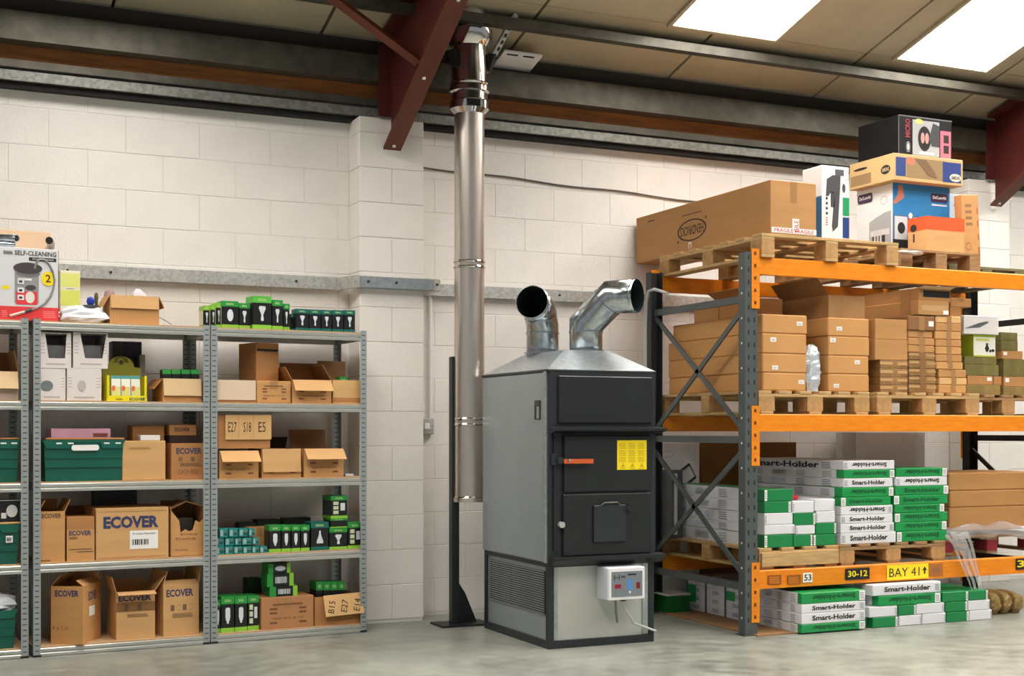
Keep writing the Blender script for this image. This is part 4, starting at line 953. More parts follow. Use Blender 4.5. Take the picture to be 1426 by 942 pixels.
# fourth shelf: small teal packs
rr = random.Random(4); tier = {}
rows_ = [(397, 440, [(118, 168), (170, 216), (218, 266), (268, 316), (318, 358), (360, 404)]), (350, 395, [(110, 166), (170, 222), (224, 262), (264, 318), (320, 358)]), (301, 349, [(140, 188), (192, 242), (246, 296), (300, 336)])]
z = Z2; nth = ['first', 'second', 'third', 'fourth', 'fifth', 'sixth']
for ri, (ya, yb, xs) in enumerate(rows_):
    for i, (a, b_) in enumerate(xs):
        g = carton('small teal lamp pack, %s from left in the %s row of the heap' % (nth[i], ('bottom', 'middle', 'top')[ri]), SH, 'E', a, ya, b_ - 1, yb, .09, z, .03 + rr.uniform(0, .012), m=mat((22, 136, 130), .45), tape=False, name='lamp_pack', group='small teal lamp packs', bev=.001)
        ztp = max(ztp if i else 0, g.top); P_(g, 'front', .08, .15, .42, .85, mat((150, 176, 172), .5)); P_(g, 'front', .5, .2, .92, .5, mat((8, 80, 84), .5)); P_(g, 'front', .55, .6, .9, .78, mat((180, 90, 90), .5), 'lines')
    z = ztp + .0015
carton('plain carton standing behind the teal lamp packs', SH, 'E', 300, 292, 408, 440, .1, Z2, .15, m=C0)
for i, (a, b_) in enumerate(((412, 476), (480, 529), (533, 581), (585, 632))):
    lamp_carton(['first', 'second', 'third', 'fourth'][i] + ' of the four white-bulb lamp cartons on the fourth shelf', 'E', a, 283, b_, 422, Z2, .10, .03, pic=CFLB, group='white-bulb lamp cartons on the fourth shelf', side=BK)
lamp_carton('large teal carton with a floodlight bulb picture', 'E', 640, 266, 736, 413, Z2, .12, .035, col=TE, low=TE, pic=FLOOD)
k = lamp_carton('black lamp carton with spot bulb under the upper green stack', 'E', 740, 297, 838, 406, Z2, .13, .04, col=GR)
lamp_carton('lamp carton with panel icons at the right end of fourth shelf', 'E', 842, 268, 918, 402, Z2, .12, .04, rows=True)
k2 = lamp_carton('green lamp carton lying between lower and upper stacked cartons', 'E', 746, 246, 838, 296, k.top + .001, .13, .045, pic=None)
lamp_carton('highest black lamp carton of the stack on the fourth shelf', 'E', 748, 121, 838, 246, k2.top + .001, .15, .045, rows=True, side=mat((60, 66, 70), .5))
for i, (a, ya, b_, l) in enumerate(((250, 268, 340, 'flat olive packet heaped behind the plain carton'), (345, 250, 470, 'dark packet bundle behind the white-bulb cartons'), (495, 240, 640, 'dark green packet bundle behind the floodlight carton'))):
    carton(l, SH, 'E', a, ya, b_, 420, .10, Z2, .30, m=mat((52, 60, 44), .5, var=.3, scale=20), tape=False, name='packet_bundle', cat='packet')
# lowest shelf
lamp_carton('narrow lamp carton half hidden by the left post on the lowest shelf', 'E', 118, 692, 147, 850, Z1, .1, .04, pic=CFLB)
lamp_carton('left lamp carton with white bulb on the lowest lamp shelf', 'E', 149, 674, 221, 850, Z1, .14, .03, pic=CFLB)
lamp_carton('second lamp carton with white bulb on the lowest lamp shelf', 'E', 224, 672, 291, 848, Z1, .14, .035, pic=CFLB)
lamp_carton('lamp carton with icon column beside the shipping box', 'E', 294, 668, 355, 842, Z1, .14, .05, rows=True)
g = carton('brown shipping box with printed marks carrying the stacked lamp cartons', SH, 'E', 367, 672, 655, 853, .26, Z1, .03, m=mat((182, 128, 82), .7, var=.1)); shipmarks(g)
k = lamp_carton('lowest of three lamp cartons lying on the shipping box', 'E', 414, 616, 566, 674, g.top, .12, .05, horiz=True, pic='bars')
k = lamp_carton('middle of three lamp cartons lying on the shipping box', 'E', 400, 546, 545, 614, k.top + .001, .12, .05, horiz=True, pic='bars')
lamp_carton('uppermost lamp carton lying on the shipping box, with bulb picture', 'E', 406, 491, 528, 545, k.top + .001, .12, .05, horiz=True, pic='ellipse')
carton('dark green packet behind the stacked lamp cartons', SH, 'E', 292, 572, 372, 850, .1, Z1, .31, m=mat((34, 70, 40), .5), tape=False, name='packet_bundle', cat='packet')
g = carton('low open carton with a numbered front flap on the lowest lamp shelf', SH, 'E', 660, 668, 915, 818, .28, Z1, .03, m=C3, open_=True)
o = bx('numbered_flap', C4, g.r, -g.w * .33, -.003, -.13, g.w * .50, .003, 0); o.matrix_local = Matrix.Translation((0, -g.d / 2 - .004, g.h + .01)) @ Matrix.Rotation(math.radians(-16), 4, 'X') @ Matrix.Rotation(math.radians(-2), 4, 'Y')
for i, s in enumerate(('B15', 'E27', 'E14')):
    q = pr(o, (1, .006, 1), 'front', 0, 0, 1, 1, ink2, T(s, .0)); q.matrix_local = Matrix.Translation((-g.w * .28 + i * g.w * .275, -.005, -.105)) @ Matrix.Rotation(math.radians(-75), 4, 'Y') @ Matrix.Diagonal((.075, 1, .04, 1)) @ Matrix.Translation((0, 0, -1.0))
for i in range(4):
    lamp_carton(['first', 'second', 'third', 'fourth'][i] + ' green lamp packet from the left inside the low open carton', 'E', 668 + i * 40, 592, 706 + i * 40, 800, Z1 + .006, .12, .10, pic=None, group='green packets inside the low open carton')
# ------------------------------------------------------------------ pallet rack
RD = 1.18                   # depth of the frames
ZT, ZM, ZL = 2.303, 1.347, .393
RW = 2.72
def upright(x, label, alt=None):
    r = thing('rack_frame', label, 'rack frame', (x, RK.o.y, 0))
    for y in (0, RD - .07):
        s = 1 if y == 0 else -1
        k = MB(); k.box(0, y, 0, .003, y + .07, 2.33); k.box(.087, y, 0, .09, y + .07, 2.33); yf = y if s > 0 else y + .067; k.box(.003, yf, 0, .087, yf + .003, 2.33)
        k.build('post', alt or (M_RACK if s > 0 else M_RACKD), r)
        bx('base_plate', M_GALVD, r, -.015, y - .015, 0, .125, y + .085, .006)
        if s > 0:
            sl = MB(); z = .08
            while z < 2.3:
                for xx in (.02, .062): sl.box(xx, -.001, z, xx + .010, .0, z + .028)
                z += .076
            sl.build('slots', M_BLACKD, r)['kind'] = 'stuff'
            sb = MB(); z = .1
            while z < 2.3: sb.box(-.001, .03, z, 0, .042, z + .012); z += .152
            sb.build('holes', M_TAG, r)['kind'] = 'stuff'
    def brace(za, zb, ya=.045, yb=RD - .05, th=.022, t=.012, nm='brace'):
        d = Vector((0, yb - ya, zb - za)).normalized(); nrm = Vector((0, -d.z, d.y))
        a, b = Vector((.045, ya, za)), Vector((.045, yb, zb)); vs = []
        for q in (a, b):
            for sx in (-t, t):
                for sn in (-th, th): vs.append(q + Vector((sx, 0, 0)) + nrm * sn)
        MB().add(vs, [(0, 1, 3, 2), (4, 6, 7, 5), (0, 2, 6, 4), (1, 5, 7, 3), (0, 4, 5, 1), (2, 3, 7, 6)]).build(nm, alt or M_RACK, r)
    brace(2.05, 2.05, nm='cross_bar'); brace(1.19, 1.19, nm='cross_bar'); brace(.29, .29, nm='cross_bar')
    brace(2.02, 1.25, th=.017, t=.006); brace(1.22, 2.02, th=.017, t=.006); brace(1.15, .42, th=.017, t=.006); brace(.33, 1.10, th=.017, t=.006)
    return r
fr_ = upright(RK.o.x, 'grey steel rack end frame with crossed braces beside the furnace')
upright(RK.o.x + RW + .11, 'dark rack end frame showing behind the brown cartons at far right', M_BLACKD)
def beam(y, ztop, h, label, front):
    r = thing('rack_beam', label, 'rack beam', (RK.o.x + .09, y, ztop - h))
    L = RW + .02
    yb = .05 if front else -.05
    k = MB()
    ys = sorted((0, yb))
    k.cbox(0.01, ys[0], 0, L - .01, ys[1], h, .006); k.build('beam', M_ORANGE, r)
    bx('step', M_ORANGE, r, .012, (-.003 if front else 0), 0, L - .012, (0 if front else .003), .02)
    for x in (0, L - .012):
        pl_ = MB(); pl_.box(x - (.045 if x == 0 else 0), -.006 if front else 0, h - .315, x + (.012 if x == 0 else .057), 0 if front else .006, h + .05); pl_.build('end_plate', M_ORANGE, r)
        if front:
            for i in range(5): bx('hook', M_RED, r, x - .028 if x == 0 else x + .03, -.0085, h - .29 + i * .075, x - .014 if x == 0 else x + .044, -.006, h - .27 + i * .075)
    return r
for zt, h, nm in ((ZT, .104, 'top'), (ZM, .106, 'middle'), (ZL, .112, 'lowest')):
    f = beam(RK.o.y, zt, h, 'orange front rack beam at the %s level' % nm, True); beam(RK.o.y + RD, zt, h, 'orange rear rack beam at the %s level' % nm, False)
# signs on the lowest beam
def sign(x0, y0, x1, y1, c, m, parent, items, nm='sign'):
    s0, s1, z0, z1 = rect(RK, c, x0, y0, x1, y1, -.006)
    xo = RK.o.x - f.location.x
    o = bx(nm, m, parent, s0 + xo, -.0065, z0 - f.location.z, s1 + xo, -.004, z1 - f.location.z)
    for it in items: lab_print(parent, (s0 + xo, z0 - f.location.z, s1 + xo, z1 - f.location.z), -.0072, *it)
    return o
YS = mat((246, 220, 30), .5)
sign(748, 622, 789, 664, 'P', M_TAG, f, [(.12, .18, .88, .85, M_INK, T('53', .015), 'lettering')])
sign(180, 602, 286, 651, 'U', M_BLACKD, f, [(.10, .24, .90, .80, YS, T('30-12', .02), 'lettering')])
sign(362, 585, 543, 650, 'U', YS, f, [(.05, .2, .78, .78, M_INK, T('BAY 41', .0), 'lettering'), (.845, .3, .965, .8, M_INK, ('poly', ((.35, 0), (.65, 0), (.65, .5), (1, .45), (.5, 1), (0, .45), (.35, .5))), 'arrow')])
sign(545, 583, 606, 636, 'U', mat((176, 108, 50), .6), f, [(.2, .3, .8, .7, mat((140, 96, 60), .6), 'lines')])
sign(926, 560, 962, 608, 'U', M_BLACKD, f, [(.15, .2, 1.0, .85, YS, T('3', .02), 'lettering')])
for u in (595, 680): sign(u, 632, u + 58, 672, 'P', mat((150, 84, 20), .6), f, [(.1, .1, .9, .9, mat((224, 130, 30), .5), 'lines')])
# bent rod hooked on the rear post
tag(MB().tube([(4.63, 7.60, 2.16), (4.61, 7.74, 2.20), (4.60, 7.80, 2.19), (4.60, 7.83, 2.12), (4.60, 7.84, 1.96), (4.60, 7.84, 1.6)], .011, 8).build('hooked_rod', mat((170, 172, 172), .4), smooth=True), 'thin pale bent rod hanging at the rear rack post', 'rod')

# ------------------------------------------------------------------ pallets
PC = {}
def pallet(label, s0, s1, off, base, d=1.2, m=M_PALLET, solid=False, blk_m=None, h=.145, nb=7, along=False):
    w = s1 - s0
    r = thing('wooden_pallet', label, 'pallet', RK.world((s0 + s1) / 2, off + d / 2, base), 0, 'wooden pallets on the rack')
    bm_ = blk_m or M_PALBLK
    def piece(nm, mm, dx, dy, dz, x, y, z):
        key = (nm, mm.name, round(dx, 3), round(dy, 3), round(dz, 3))
        if key not in PC:
            me = MB().cbox(-dx / 2, -dy / 2, 0, dx / 2, dy / 2, dz, .002).mesh(nm); me.materials.append(mm); PC[key] = me
        o = link(nm, PC[key], r); o.location = (x, y, z); return o
    bw = .095
    if along:
        n2 = max(4, int(w / .135))
        for i in range(n2): piece('deck_board', m, bw, d - random.uniform(0, .01), .019, -w / 2 + bw / 2 + i * (w - bw) / (n2 - 1), 0, h - .019)
        for y in (-d / 2 + .05, 0, d / 2 - .05):
            piece('stringer_board', m, w, .095, .018, 0, y, h - .038)
            for x in (-w / 2 + .06, 0, w / 2 - .06): piece('block', bm_, .12, .095, h - .038 - .018, x, y, .018)
        for x in (-w / 2 + .06, 0, w / 2 - .06): piece('bottom_board', m, .095, d, .018, x, 0, 0)
    for i in range(nb if not along else 0): piece('deck_board', m, w - random.uniform(0, .008), bw, .019, 0, -d / 2 + bw / 2 + i * (d - bw) / (nb - 1), h - .019)
    for x in (-w / 2 + .05, 0, w / 2 - .05) if not along else ():
        piece('stringer_board', m, .095, d, .018, x, 0, h - .038)
        for y in (-d / 2 + .06, 0, d / 2 - .06): piece('block', bm_, .095, .12, h - .038 - .018, x, y, .018)
        piece('bottom_board', m, .095, d, .018, x, 0, 0)
    if solid: piece('front_board', m, w - .02, .02, h - .045, 0, -d / 2 - .005, .018)
    return base + h
pA = pallet('pale pallet under the long brown carton on top of the rack', .105, 1.165, -.02, ZT)
pB = pallet('grey-brown pallet set back under the orange-topped carton', 1.33, 2.02, .15, ZT, d=1.0, m=M_PALLET2, blk_m=M_PALLET2)
pC = pallet('weathered pallet at the right picture edge on top of the rack', 2.06, 2.78, .50, ZT, d=.68, m=mat((116, 108, 74), .8, var=.3), blk_m=mat((96, 90, 60), .8), h=.115)
pD = pallet('pallet under the stacked tagged cartons at the middle level', .115, .965, .02, ZM, along=True)
pE = pallet('pallet under the thin taped cartons at the middle level', 1.025, 1.885, .02, ZM, along=True)
pF = pallet('pallet with dusty wrapped cartons right at the middle level', 1.945, 2.74, .22, ZM, d=.98, m=M_PALLET2, blk_m=M_PALBLK, along=True)
pG = pallet('pallet with a solid front board beside the rack post', .125, .728, .03, ZL, solid=True, h=.13, along=True)
pH = pallet('brown pallet under the green and white carton stacks', .735, 1.60, .03, ZL, m=M_PALLET2, h=.13, along=True)
pI = pallet('pallet with a red end block under the long brown cartons', 1.80, 2.70, .28, ZL, d=.9, m=M_PALLET2, blk_m=mat((150, 44, 56), .7, var=.2), h=.13)

# ------------------------------------------------------------------ top level
x0 = RK.o.x
def wbox(label, X0, X1, Y0, Y1, z0, z1, m, name='cardboard_box', cat='box', rot=0.0, tape=False, group=None, bev=.003):
    g = Ret(); g.w, g.d, g.h = X1 - X0, Y1 - Y0, z1 - z0; g.dims = (g.w, g.d, g.h); g.top = z1
    g.r = thing(name, label, cat, ((X0 + X1) / 2, (Y0 + Y1) / 2, z0), rot, group)
    MB().cbox(-g.w / 2, -g.d / 2, 0, g.w / 2, g.d / 2, g.h, bev).build('body', m, g.r)
    if tape: MB().box(-.025, -g.d / 2 - .0006, g.h * .6, .025, -g.d / 2, g.h - .002).build('tape', M_TAPE, g.r)
    return g
g = wbox('very long brown carton with an oval logo on top of the rack', 4.815, 5.158, 6.705, 8.335, pA, 2.778, card(2), tape=True)
LG2 = mat((56, 38, 26), .7)
u0, u1, v0, v1 = .345, .565, .22, .66
P_(g, 'left', u0, v0, u1, v1, LG2, 'ring'); P_(g, 'left', u0 + .022, v0 + .125, u1 - .022, v1 - .125, LG2, T('HENDRICKS', .012), flip=True)
P_(g, 'left', u0, v0, u0 + .008, v0 + .06, LG2); P_(g, 'left', u1 - .008, v1 - .06, u1, v1, LG2)
P_(g, 'left', .38, .76, .53, .775, LG2); P_(g, 'left', .10, .84, .16, .86, LG2); P_(g, 'left', .43, .07, .435, .20, M_TAG); P_(g, 'left', .447, .07, .452, .20, M_TAG); P_(g, 'left', .43, .165, .452, .20, M_TAG)
RT = mat((196, 40, 44), .5)
P_(g, 'front', .02, .03, 1, .13, M_TAG); P_(g, 'front', .08, .045, .94, .115, RT, T('FRAGILE FRAGILE', .01), lift=.002); P_(g, 'front', .47, .03, .62, .31, M_TAG, lift=.0016)
q = P_(g, 'front', .5, .06, .58, .28, RT, T('GILE', .01), lift=.0024); q.matrix_local = Matrix.Translation((-g.w / 2 + .6 * g.w, -g.d / 2 - .0026, g.h * .06)) @ Matrix.Rotation(math.radians(-90), 4, 'Y') @ Matrix.Diagonal((g.h * .22, 1, g.w * .09, 1))
def corner_box(label, cx, yt, yb, xr, xl, off, m, base=None, c='I', h=None):
    """box with its front-left edge at pixel column cx; right edge xr; rear-left edge xl"""
    s0, s1, z0, z1 = rect(RK, c, cx, yt, xr, yb, off)
    # depth from the column where the rear-left edge appears
    d = .05
    X = RK.o.x + s0
    ox, oy, k = CROPS[c]
    dr_ = ray(ox + xl / k, 600); t_ = X / dr_.x; d = max(.08, t_ * dr_.y - (RK.o.y + off))
    if base is not None: z0 = base
    return wbox(label, X, RK.o.x + s1, RK.o.y + off, RK.o.y + off + d, z0, z1 if h is None else z0 + h, m)
# white tool box with a drill picture
gD = corner_box('white carton with blue front showing a coffee machine', 1243, 258, 345, 1322, 1193, .45, mat((226, 226, 228), .4), base=pA + .0008)
blu = mat((40, 128, 190), .4); dk = mat((40, 40, 44), .4)
P_(gD, 'front', 0, 0, 1, 1, blu); P_(gD, 'front', 0, 0, 1, .22, dk, lift=.0018); P_(gD, 'front', 0, .22, 1, .56, mat((70, 110, 150), .4), lift=.0018)
def logo(face, u0, v0, u1, v1, g, m=mat((60, 34, 74), .4)):
    P_(g, face, u0, v0, u1, v1, m, ('poly', ((.06, 0), (.94, 0), (1, .3), (1, .7), (.94, 1), (.06, 1), (0, .7), (0, .3))), lift=.003); P_(g, face, u0 + (u1 - u0) * .12, v0 + (v1 - v0) * .25, u1 - (u1 - u0) * .12, v1 - (v1 - v0) * .25, M_WHITE, T("De'Longhi", .03), lift=.004)
logo('front', .66, .78, .97, .90, gD); P_(gD, 'front', .68, .73, .95, .75, M_WHITE, lift=.003)
P_(gD, 'front', 0, .70, .2, .97, mat((186, 120, 100), .5), ('poly', ((0, .1), (.4, .5), (.5, 1), (.8, 1), (.9, .7), (1, .4), (.6, .2), (.2, 0))), lift=.003, name='picture')
for i, (a, b_) in enumerate(((.03, .25), (.36, .64), (.68, .98))): P_(gD, 'front', a, .28 if i else .22, b_, .54, mat((206, 210, 214), .4), lift=.003, name='picture'); P_(gD, 'front', a + .05, .30, b_ - .04, .46, dk, 'ellipse', lift=.004, name='picture')
P_(gD, 'front', .27, .52, .34, .60, M_WHITE, 'ellipse', lift=.004); 
logo('left', .04, .80, .46, .93, gD)
ma = mat((176, 178, 182), .3, .3)
P_(gD, 'left', .36, 0, .96, .62, ma, ('poly', ((0, 0), (1, 0), (1, 1), (.7, .98), (.3, .9), (0, .82))), name='picture'); P_(gD, 'left', .45, .04, .8, .34, dk, lift=.002, name='picture')
for u in (.50, .58, .66): P_(gD, 'left', u, .12, u + .05, .36, mat((206, 206, 208), .3, .4), lift=.003, name='picture')
P_(gD, 'left', .40, .30, .92, .38, mat((210, 210, 212), .4), lift=.0026, name='picture'); P_(gD, 'left', .05, .12, .22, .26, dk); P_(gD, 'left', .09, .15, .18, .23, mat((180, 160, 120), .4), 'ellipse', lift=.002); P_(gD, 'left', .68, .72, .86, .84, mat((150, 146, 146), .5), 'ring')
# flat brown box on it
gS = corner_box('flat brown carton with blue ends lying on the coffee machine carton', 1244.5, 218, 246, 1341, 1183, .37, mat((202, 170, 118), .65), base=gD.top + .0008)
P_(gS, 'front', .03, .16, .17, .86, mat((44, 66, 130), .5)); P_(gS, 'front', .18, .14, .74, .88, mat((150, 124, 84), .6), name='picture'); P_(gS, 'front', .18, .6, .30, .9, mat((206, 120, 90), .5), 'ellipse', lift=.002); P_(gS, 'front', .70, .10, .97, .86, mat((34, 58, 124), .5), lift=.0018); P_(gS, 'front', .80, .14, .97, .44, mat((220, 214, 190), .5), 'ellipse', lift=.0026)
P_(gS, 'front', .30, .2, .62, .85, mat((120, 92, 62), .6), ('poly', ((0, 1), (.5, 1), (.9, .3), (1, 0), (.6, .1), (.3, .6))), lift=.0026, name='picture'); P_(gS, 'front', .82, .22, .95, .36, M_INK, T('SAMSUNG', .02), lift=.0034)
P_(gS, 'left', .03, .1, .5, .5, mat((150, 122, 84), .6), name='picture'); P_(gS, 'left', .72, .28, .93, .62, M_INK, 'ellipse'); P_(gS, 'left', .75, .38, .90, .52, mat((214, 186, 136), .5), T('SAMSUNG', .02), lift=.002); P_(gS, 'left', .1, .66, .42, .76, M_INK, 'ellipse')
# black microwave carton
gB = corner_box('glossy black carton with photo and pink panel, highest on the rack', 1251, 164, 217, 1325.5, 1195, .42, mat((20, 20, 23), .35), base=gS.top + .0008)
P_(gB, 'front', .26, .05, .76, .92, mat((176, 176, 178), .4), name='picture'); P_(gB, 'front', .36, .16, .60, .78, mat((36, 30, 32), .4), 'ellipse', lift=.002, name='picture'); P_(gB, 'front', .41, .35, .48, .62, mat((206, 150, 140), .4), 'ellipse', lift=.003, name='picture'); P_(gB, 'front', .49, .35, .56, .62, mat((206, 150, 140), .4), 'ellipse', lift=.003, name='picture')
P_(gB, 'front', .56, .30, .76, .88, mat((70, 70, 74), .4), ('poly', ((0, .3), (.4, 1), (1, .9), (1, 0), (.3, 0))), lift=.0026, name='picture'); P_(gB, 'front', .38, .08, .66, .14, M_WHITE, lift=.003); P_(gB, 'front', .30, .82, .45, .95, mat((216, 210, 120), .4), 'ellipse', lift=.003)
P_(gB, 'front', .78, .02, .98, .72, mat((236, 112, 130), .4)); P_(gB, 'front', .84, .42, .94, .62, M_INK, lift=.002); P_(gB, 'front', .84, .16, .94, .36, M_INK, lift=.002)
P_(gB, 'front', .14, .10, .22, .36, mat((200, 200, 200), .4), 'ring'); P_(gB, 'front', .155, .14, .205, .32, mat((200, 200, 200), .4), 'ellipse')
q = P_(gB, 'front', .1, .5, .2, .9, mat((170, 60, 80), .4), T('MICRO', .02)); q.matrix_local = Matrix.Translation((-gB.w / 2 + .215 * gB.w, -gB.d / 2 - .002, gB.h * .46)) @ Matrix.Rotation(math.radians(-90), 4, 'Y') @ Matrix.Diagonal((gB.h * .46, 1, gB.w * .09, 1))
P_(gB, 'front', 0, .97, 1, 1, mat((120, 120, 122), .4)); P_(gB, 'front', 0, 0, .012, 1, mat((110, 110, 112), .4))
# leaning white tool carton
s0, s1, z0_, z1_ = rect(RK, 'M', 92, 320, 238, 690, .14)
gW = wbox('white carton with a grey hand tool picture beside the long carton', x0 + s0, x0 + s1 - .004, 6.86, 7.06, pA + .0008, z1_ + .015, mat((226, 226, 228), .45))
tool = ('poly', ((.15, .62), (.2, .92), (.55, 1), (1, 1), (.98, .8), (.85, .1), (.55, 0), (.5, .1), (.66, .7), (.4, .68), (.3, .62)))
P_(gW, 'front', .05, .14, .68, .88, mat((74, 74, 78), .4), tool, name='picture'); P_(gW, 'front', .32, .46, .46, .66, mat((70, 70, 74), .4)); P_(gW, 'front', .14, .36, .22, .62, M_INK, 'lines'); P_(gW, 'front', .14, .22, .22, .34, mat((190, 90, 70), .5), 'lines')
P_(gW, 'front', .48, .88, .80, .96, mat((90, 90, 94), .4)); P_(gW, 'front', .76, .36, 1, .60, mat((30, 150, 96), .4)); P_(gW, 'front', .76, .07, 1, .34, mat((34, 64, 130), .4)); P_(gW, 'front', .76, 0, 1, .06, mat((200, 60, 56), .4)); P_(gW, 'front', .74, .66, .86, .78, mat((70, 70, 74), .4), 'ellipse'); P_(gW, 'front', .86, .82, .98, .95, mat((150, 150, 154), .4), 'ring')
P_(gW, 'left', 0, 0, 1, .6, mat((40, 100, 150), .4))
# orange topped carton
gO = corner_box('brown carton with an orange upper band on the set-back pallet', 1290, 303, 351, 1343, 1264, .19, card(1), base=pB + .0008)
og = mat((226, 88, 40), .5)
P_(gO, 'front', 0, .62, 1, 1, og); P_(gO, 'left', 0, .62, 1, 1, og); P_(gO, 'top', 0, 0, 1, 1, og); P_(gO, 'left', .15, .60, .5, .82, M_INK, 'ellipse', lift=.002); P_(gO, 'left', .3, .3, .38, .54, M_INK); MB().box(gO.w * .5 - .001, -.03, gO.h * .5, gO.w * .5 + .001, .03, gO.h).build('tape', M_TAPE, gO.r)
s0, s1, z0_, z1_ = rect(RK, 'M', 762, 455, 830, 600, .62)
gQ = wbox('slim blue and white carton between coffee machine and tall brown cartons', x0 + s0, x0 + s1 - .002, 7.34, 7.50, pB + .0008, z1_, mat((176, 186, 200), .5)); P_(gQ, 'front', 0, 0, 1, .62, mat((52, 48, 52), .5)); P_(gQ, 'front', .3, .75, .8, .93, mat((40, 110, 180), .5), ('poly', ((0, .5), (.5, 0), (1, .5), (.5, 1))), lift=.002)
s0, s1, z0_, z1_ = rect(RK, 'M', 845, 452, 938, 770, .26)
gT = wbox('tall narrow brown carton leaning at the end of the set-back pallet', x0 + s0 + .006, x0 + s1, 7.0, 7.07, pB + .0008, z1_ - .005, card(0)); gT.r.rotation_euler = (0, math.radians(-3.5), 0)
P_(gT, 'front', .15, .1, .45, .22, M_INK, 'ring'); P_(gT, 'front', .2, .5, .6, .9, mat((150, 110, 72), .7), 'lines'); P_(gT, 'front', .86, .05, .94, .9, mat((170, 90, 60), .6), 'lines')
M_SILV = mat((206, 200, 192), .3, alpha=.85)
blob('clear_bag', 'scrap of clear plastic bag hanging off the orange-topped carton', 'bag', RK, 'M', 500, 745, 640, 795, .08, pB - .05, .05, M_SILV, 5, 14, 7, .3, .5)

# ------------------------------------------------------------------ middle level
def tagc(g, u, v, m=M_TAG): P_(g, 'front', u, v, u + .13, v + .22, m, name='label'); P_(g, 'front', u + .025, v + .05, u + .105, v + .16, mat((176, 172, 170), .6), 'lines', lift=.002)
cc = mat((202, 148, 88), .68, var=.06, scale=3)
z = pD
names4 = ['bottom', 'second', 'third', 'top']
for i, (a, ya, b_, u, v, d) in enumerate(((686, 563, 915, .82, .4, 1.10), (683, 463, 918, .22, .15, 1.10), (683, 358, 918, .18, .58, 1.10), (683, 258, 921, .76, .45, 1.04))):
    g = carton('long tagged carton, %s of the stack beside the rack post' % names4[i], RK, 'N', a, ya, b_, 670, d, z, .05, m=cc, tape=False, bev=.007, group='long tagged cartons'); tagc(g, u, v); z = g.top
gtop = z
carton('open brown carton set back on top of the long tagged cartons', RK, 'N', 640, 172, 790, 262, .4, gtop, .42, m=card(3), open_=True, flaps=(('left', 150, .12),))
carton('brown carton at the back left on the long tagged cartons', RK, 'N', 452, 190, 600, 300, .3, gtop, .83, m=card(2), tape=False)
z = pD
for i, (a, ya, b_, u, v) in enumerate(((127, 570, 342, .12, .22), (127, 474, 340, .64, .55), (127, 373, 344, .04, .68), (125, 276, 342, .2, .30))):
    g = carton('square-fronted tagged carton, %s of the stack right of the wrapped parcel' % names4[i], RK, 'O', a, ya, b_, 670, 1.0, z, .06, m=cc, tape=False, bev=.007, group='square-fronted tagged cartons'); tagc(g, u, v); z = g.top
g = carton('rough brown carton crowning the square-fronted tagged stack', RK, 'O', 127, 158, 318, 275, .5, z, .08, m=mat((166, 122, 74), .7, var=.2, scale=5), open_=True, flaps=(('left', 130, .13, card(5)), ('back', 60, .1))); P_(g, 'front', .4, 0, .65, 1, M_TAPE)
blob('bubble_parcel', 'silvery wrapped parcel standing between the two tagged stacks', 'parcel', RK, 'O', 18, 412, 97, 668, .10, pD, .06, mat((206, 214, 222), .22, .35, bump=.9, bscale=30), 21, 12, 12, .14, .12)
# pallet E
wrap = mat((150, 112, 66), .35, var=.35, scale=14, spec=.7, bump=.5, bscale=25)
z = pE
for i, ya in enumerate((625, 585, 540, 497)):
    g = carton('shrink-wrapped thin carton, %s of four under the two square cartons' % names4[i], RK, 'O', 398, ya, 544, 662, .5, z, .06, m=wrap, tape=False, group='shrink-wrapped thin cartons'); P_(g, 'front', .0, .45, .45, .8, mat((196, 154, 102), .5)); P_(g, 'front', .62, .4, .98, .75, mat((196, 154, 102), .5)); z = g.top
g = carton('lower square brown carton on the shrink-wrapped ones', RK, 'O', 371, 388, 543, 493, .42, z, .06, m=card(2), tape=False); 
g = carton('upper square brown carton on the shrink-wrapped ones', RK, 'O', 372, 282, 541, 387, .42, g.top, .06, m=card(2), tape=False)
z = pE
ord10 = ['bottom', 'second', 'third', 'fourth', 'fifth', 'sixth', 'seventh', 'eighth', 'ninth', 'top']
thin = [(420, 805, 632), (420, 745, 630), (420, 685, 628), (420, 620, 626), (418, 562, 622), (414, 506, 620), (414, 449, 622), (414, 391, 604), (412, 278, 620)]
for i, (a, ya, b_) in enumerate(thin):
    wr = i < 5
    g = carton('%s carton of the middle thin stack, counted from the pallet up' % ord10[i], RK, 'V', a, ya, b_, 865, .36, z, .06 if i < 8 else .05, m=wrap if wr else card(2) if i < 8 else card(5), tape=False, bev=.006, group='thin cartons of the middle stack')
    P_(g, 'front', .4, 0, .62, 1, M_TAPE if not wr else card(5), name='tape')
    if i == 8: P_(g, 'front', .76, .3, .95, .66, M_TAG, name='label', lift=.002)
    if wr: P_(g, 'front', .0, .6, .38, .85, mat((190, 150, 98), .5)); P_(g, 'front', .66, .5, 1, .78, mat((186, 146, 94), .5))
    z = g.top
ztopE = z
z = pE
thin2 = [(652, 812, 864), (656, 756, 870), (652, 693, 864), (632, 634, 840), (628, 578, 832), (628, 517, 828), (627, 461, 828), (618, 398, 826), (628, 336, 828), (628, 279, 826)]
for i, (a, ya, b_) in enumerate(thin2):
    g = carton('%s carton of the right thin stack, counted from the pallet up' % ord10[i], RK, 'V', a + (4 if i == 7 else 0), ya, b_, 865, .36, z, .06, m=card((0, 4, 2, 0, 2, 0, 2, 0, 2, 4)[i]), tape=False, bev=.006, group='thin cartons of the right stack'); P_(g, 'front', .42, 0, .60, 1, M_TAPE, name='tape'); z = g.top
ztopF = z
zz_ = max(ztopE, g.top)
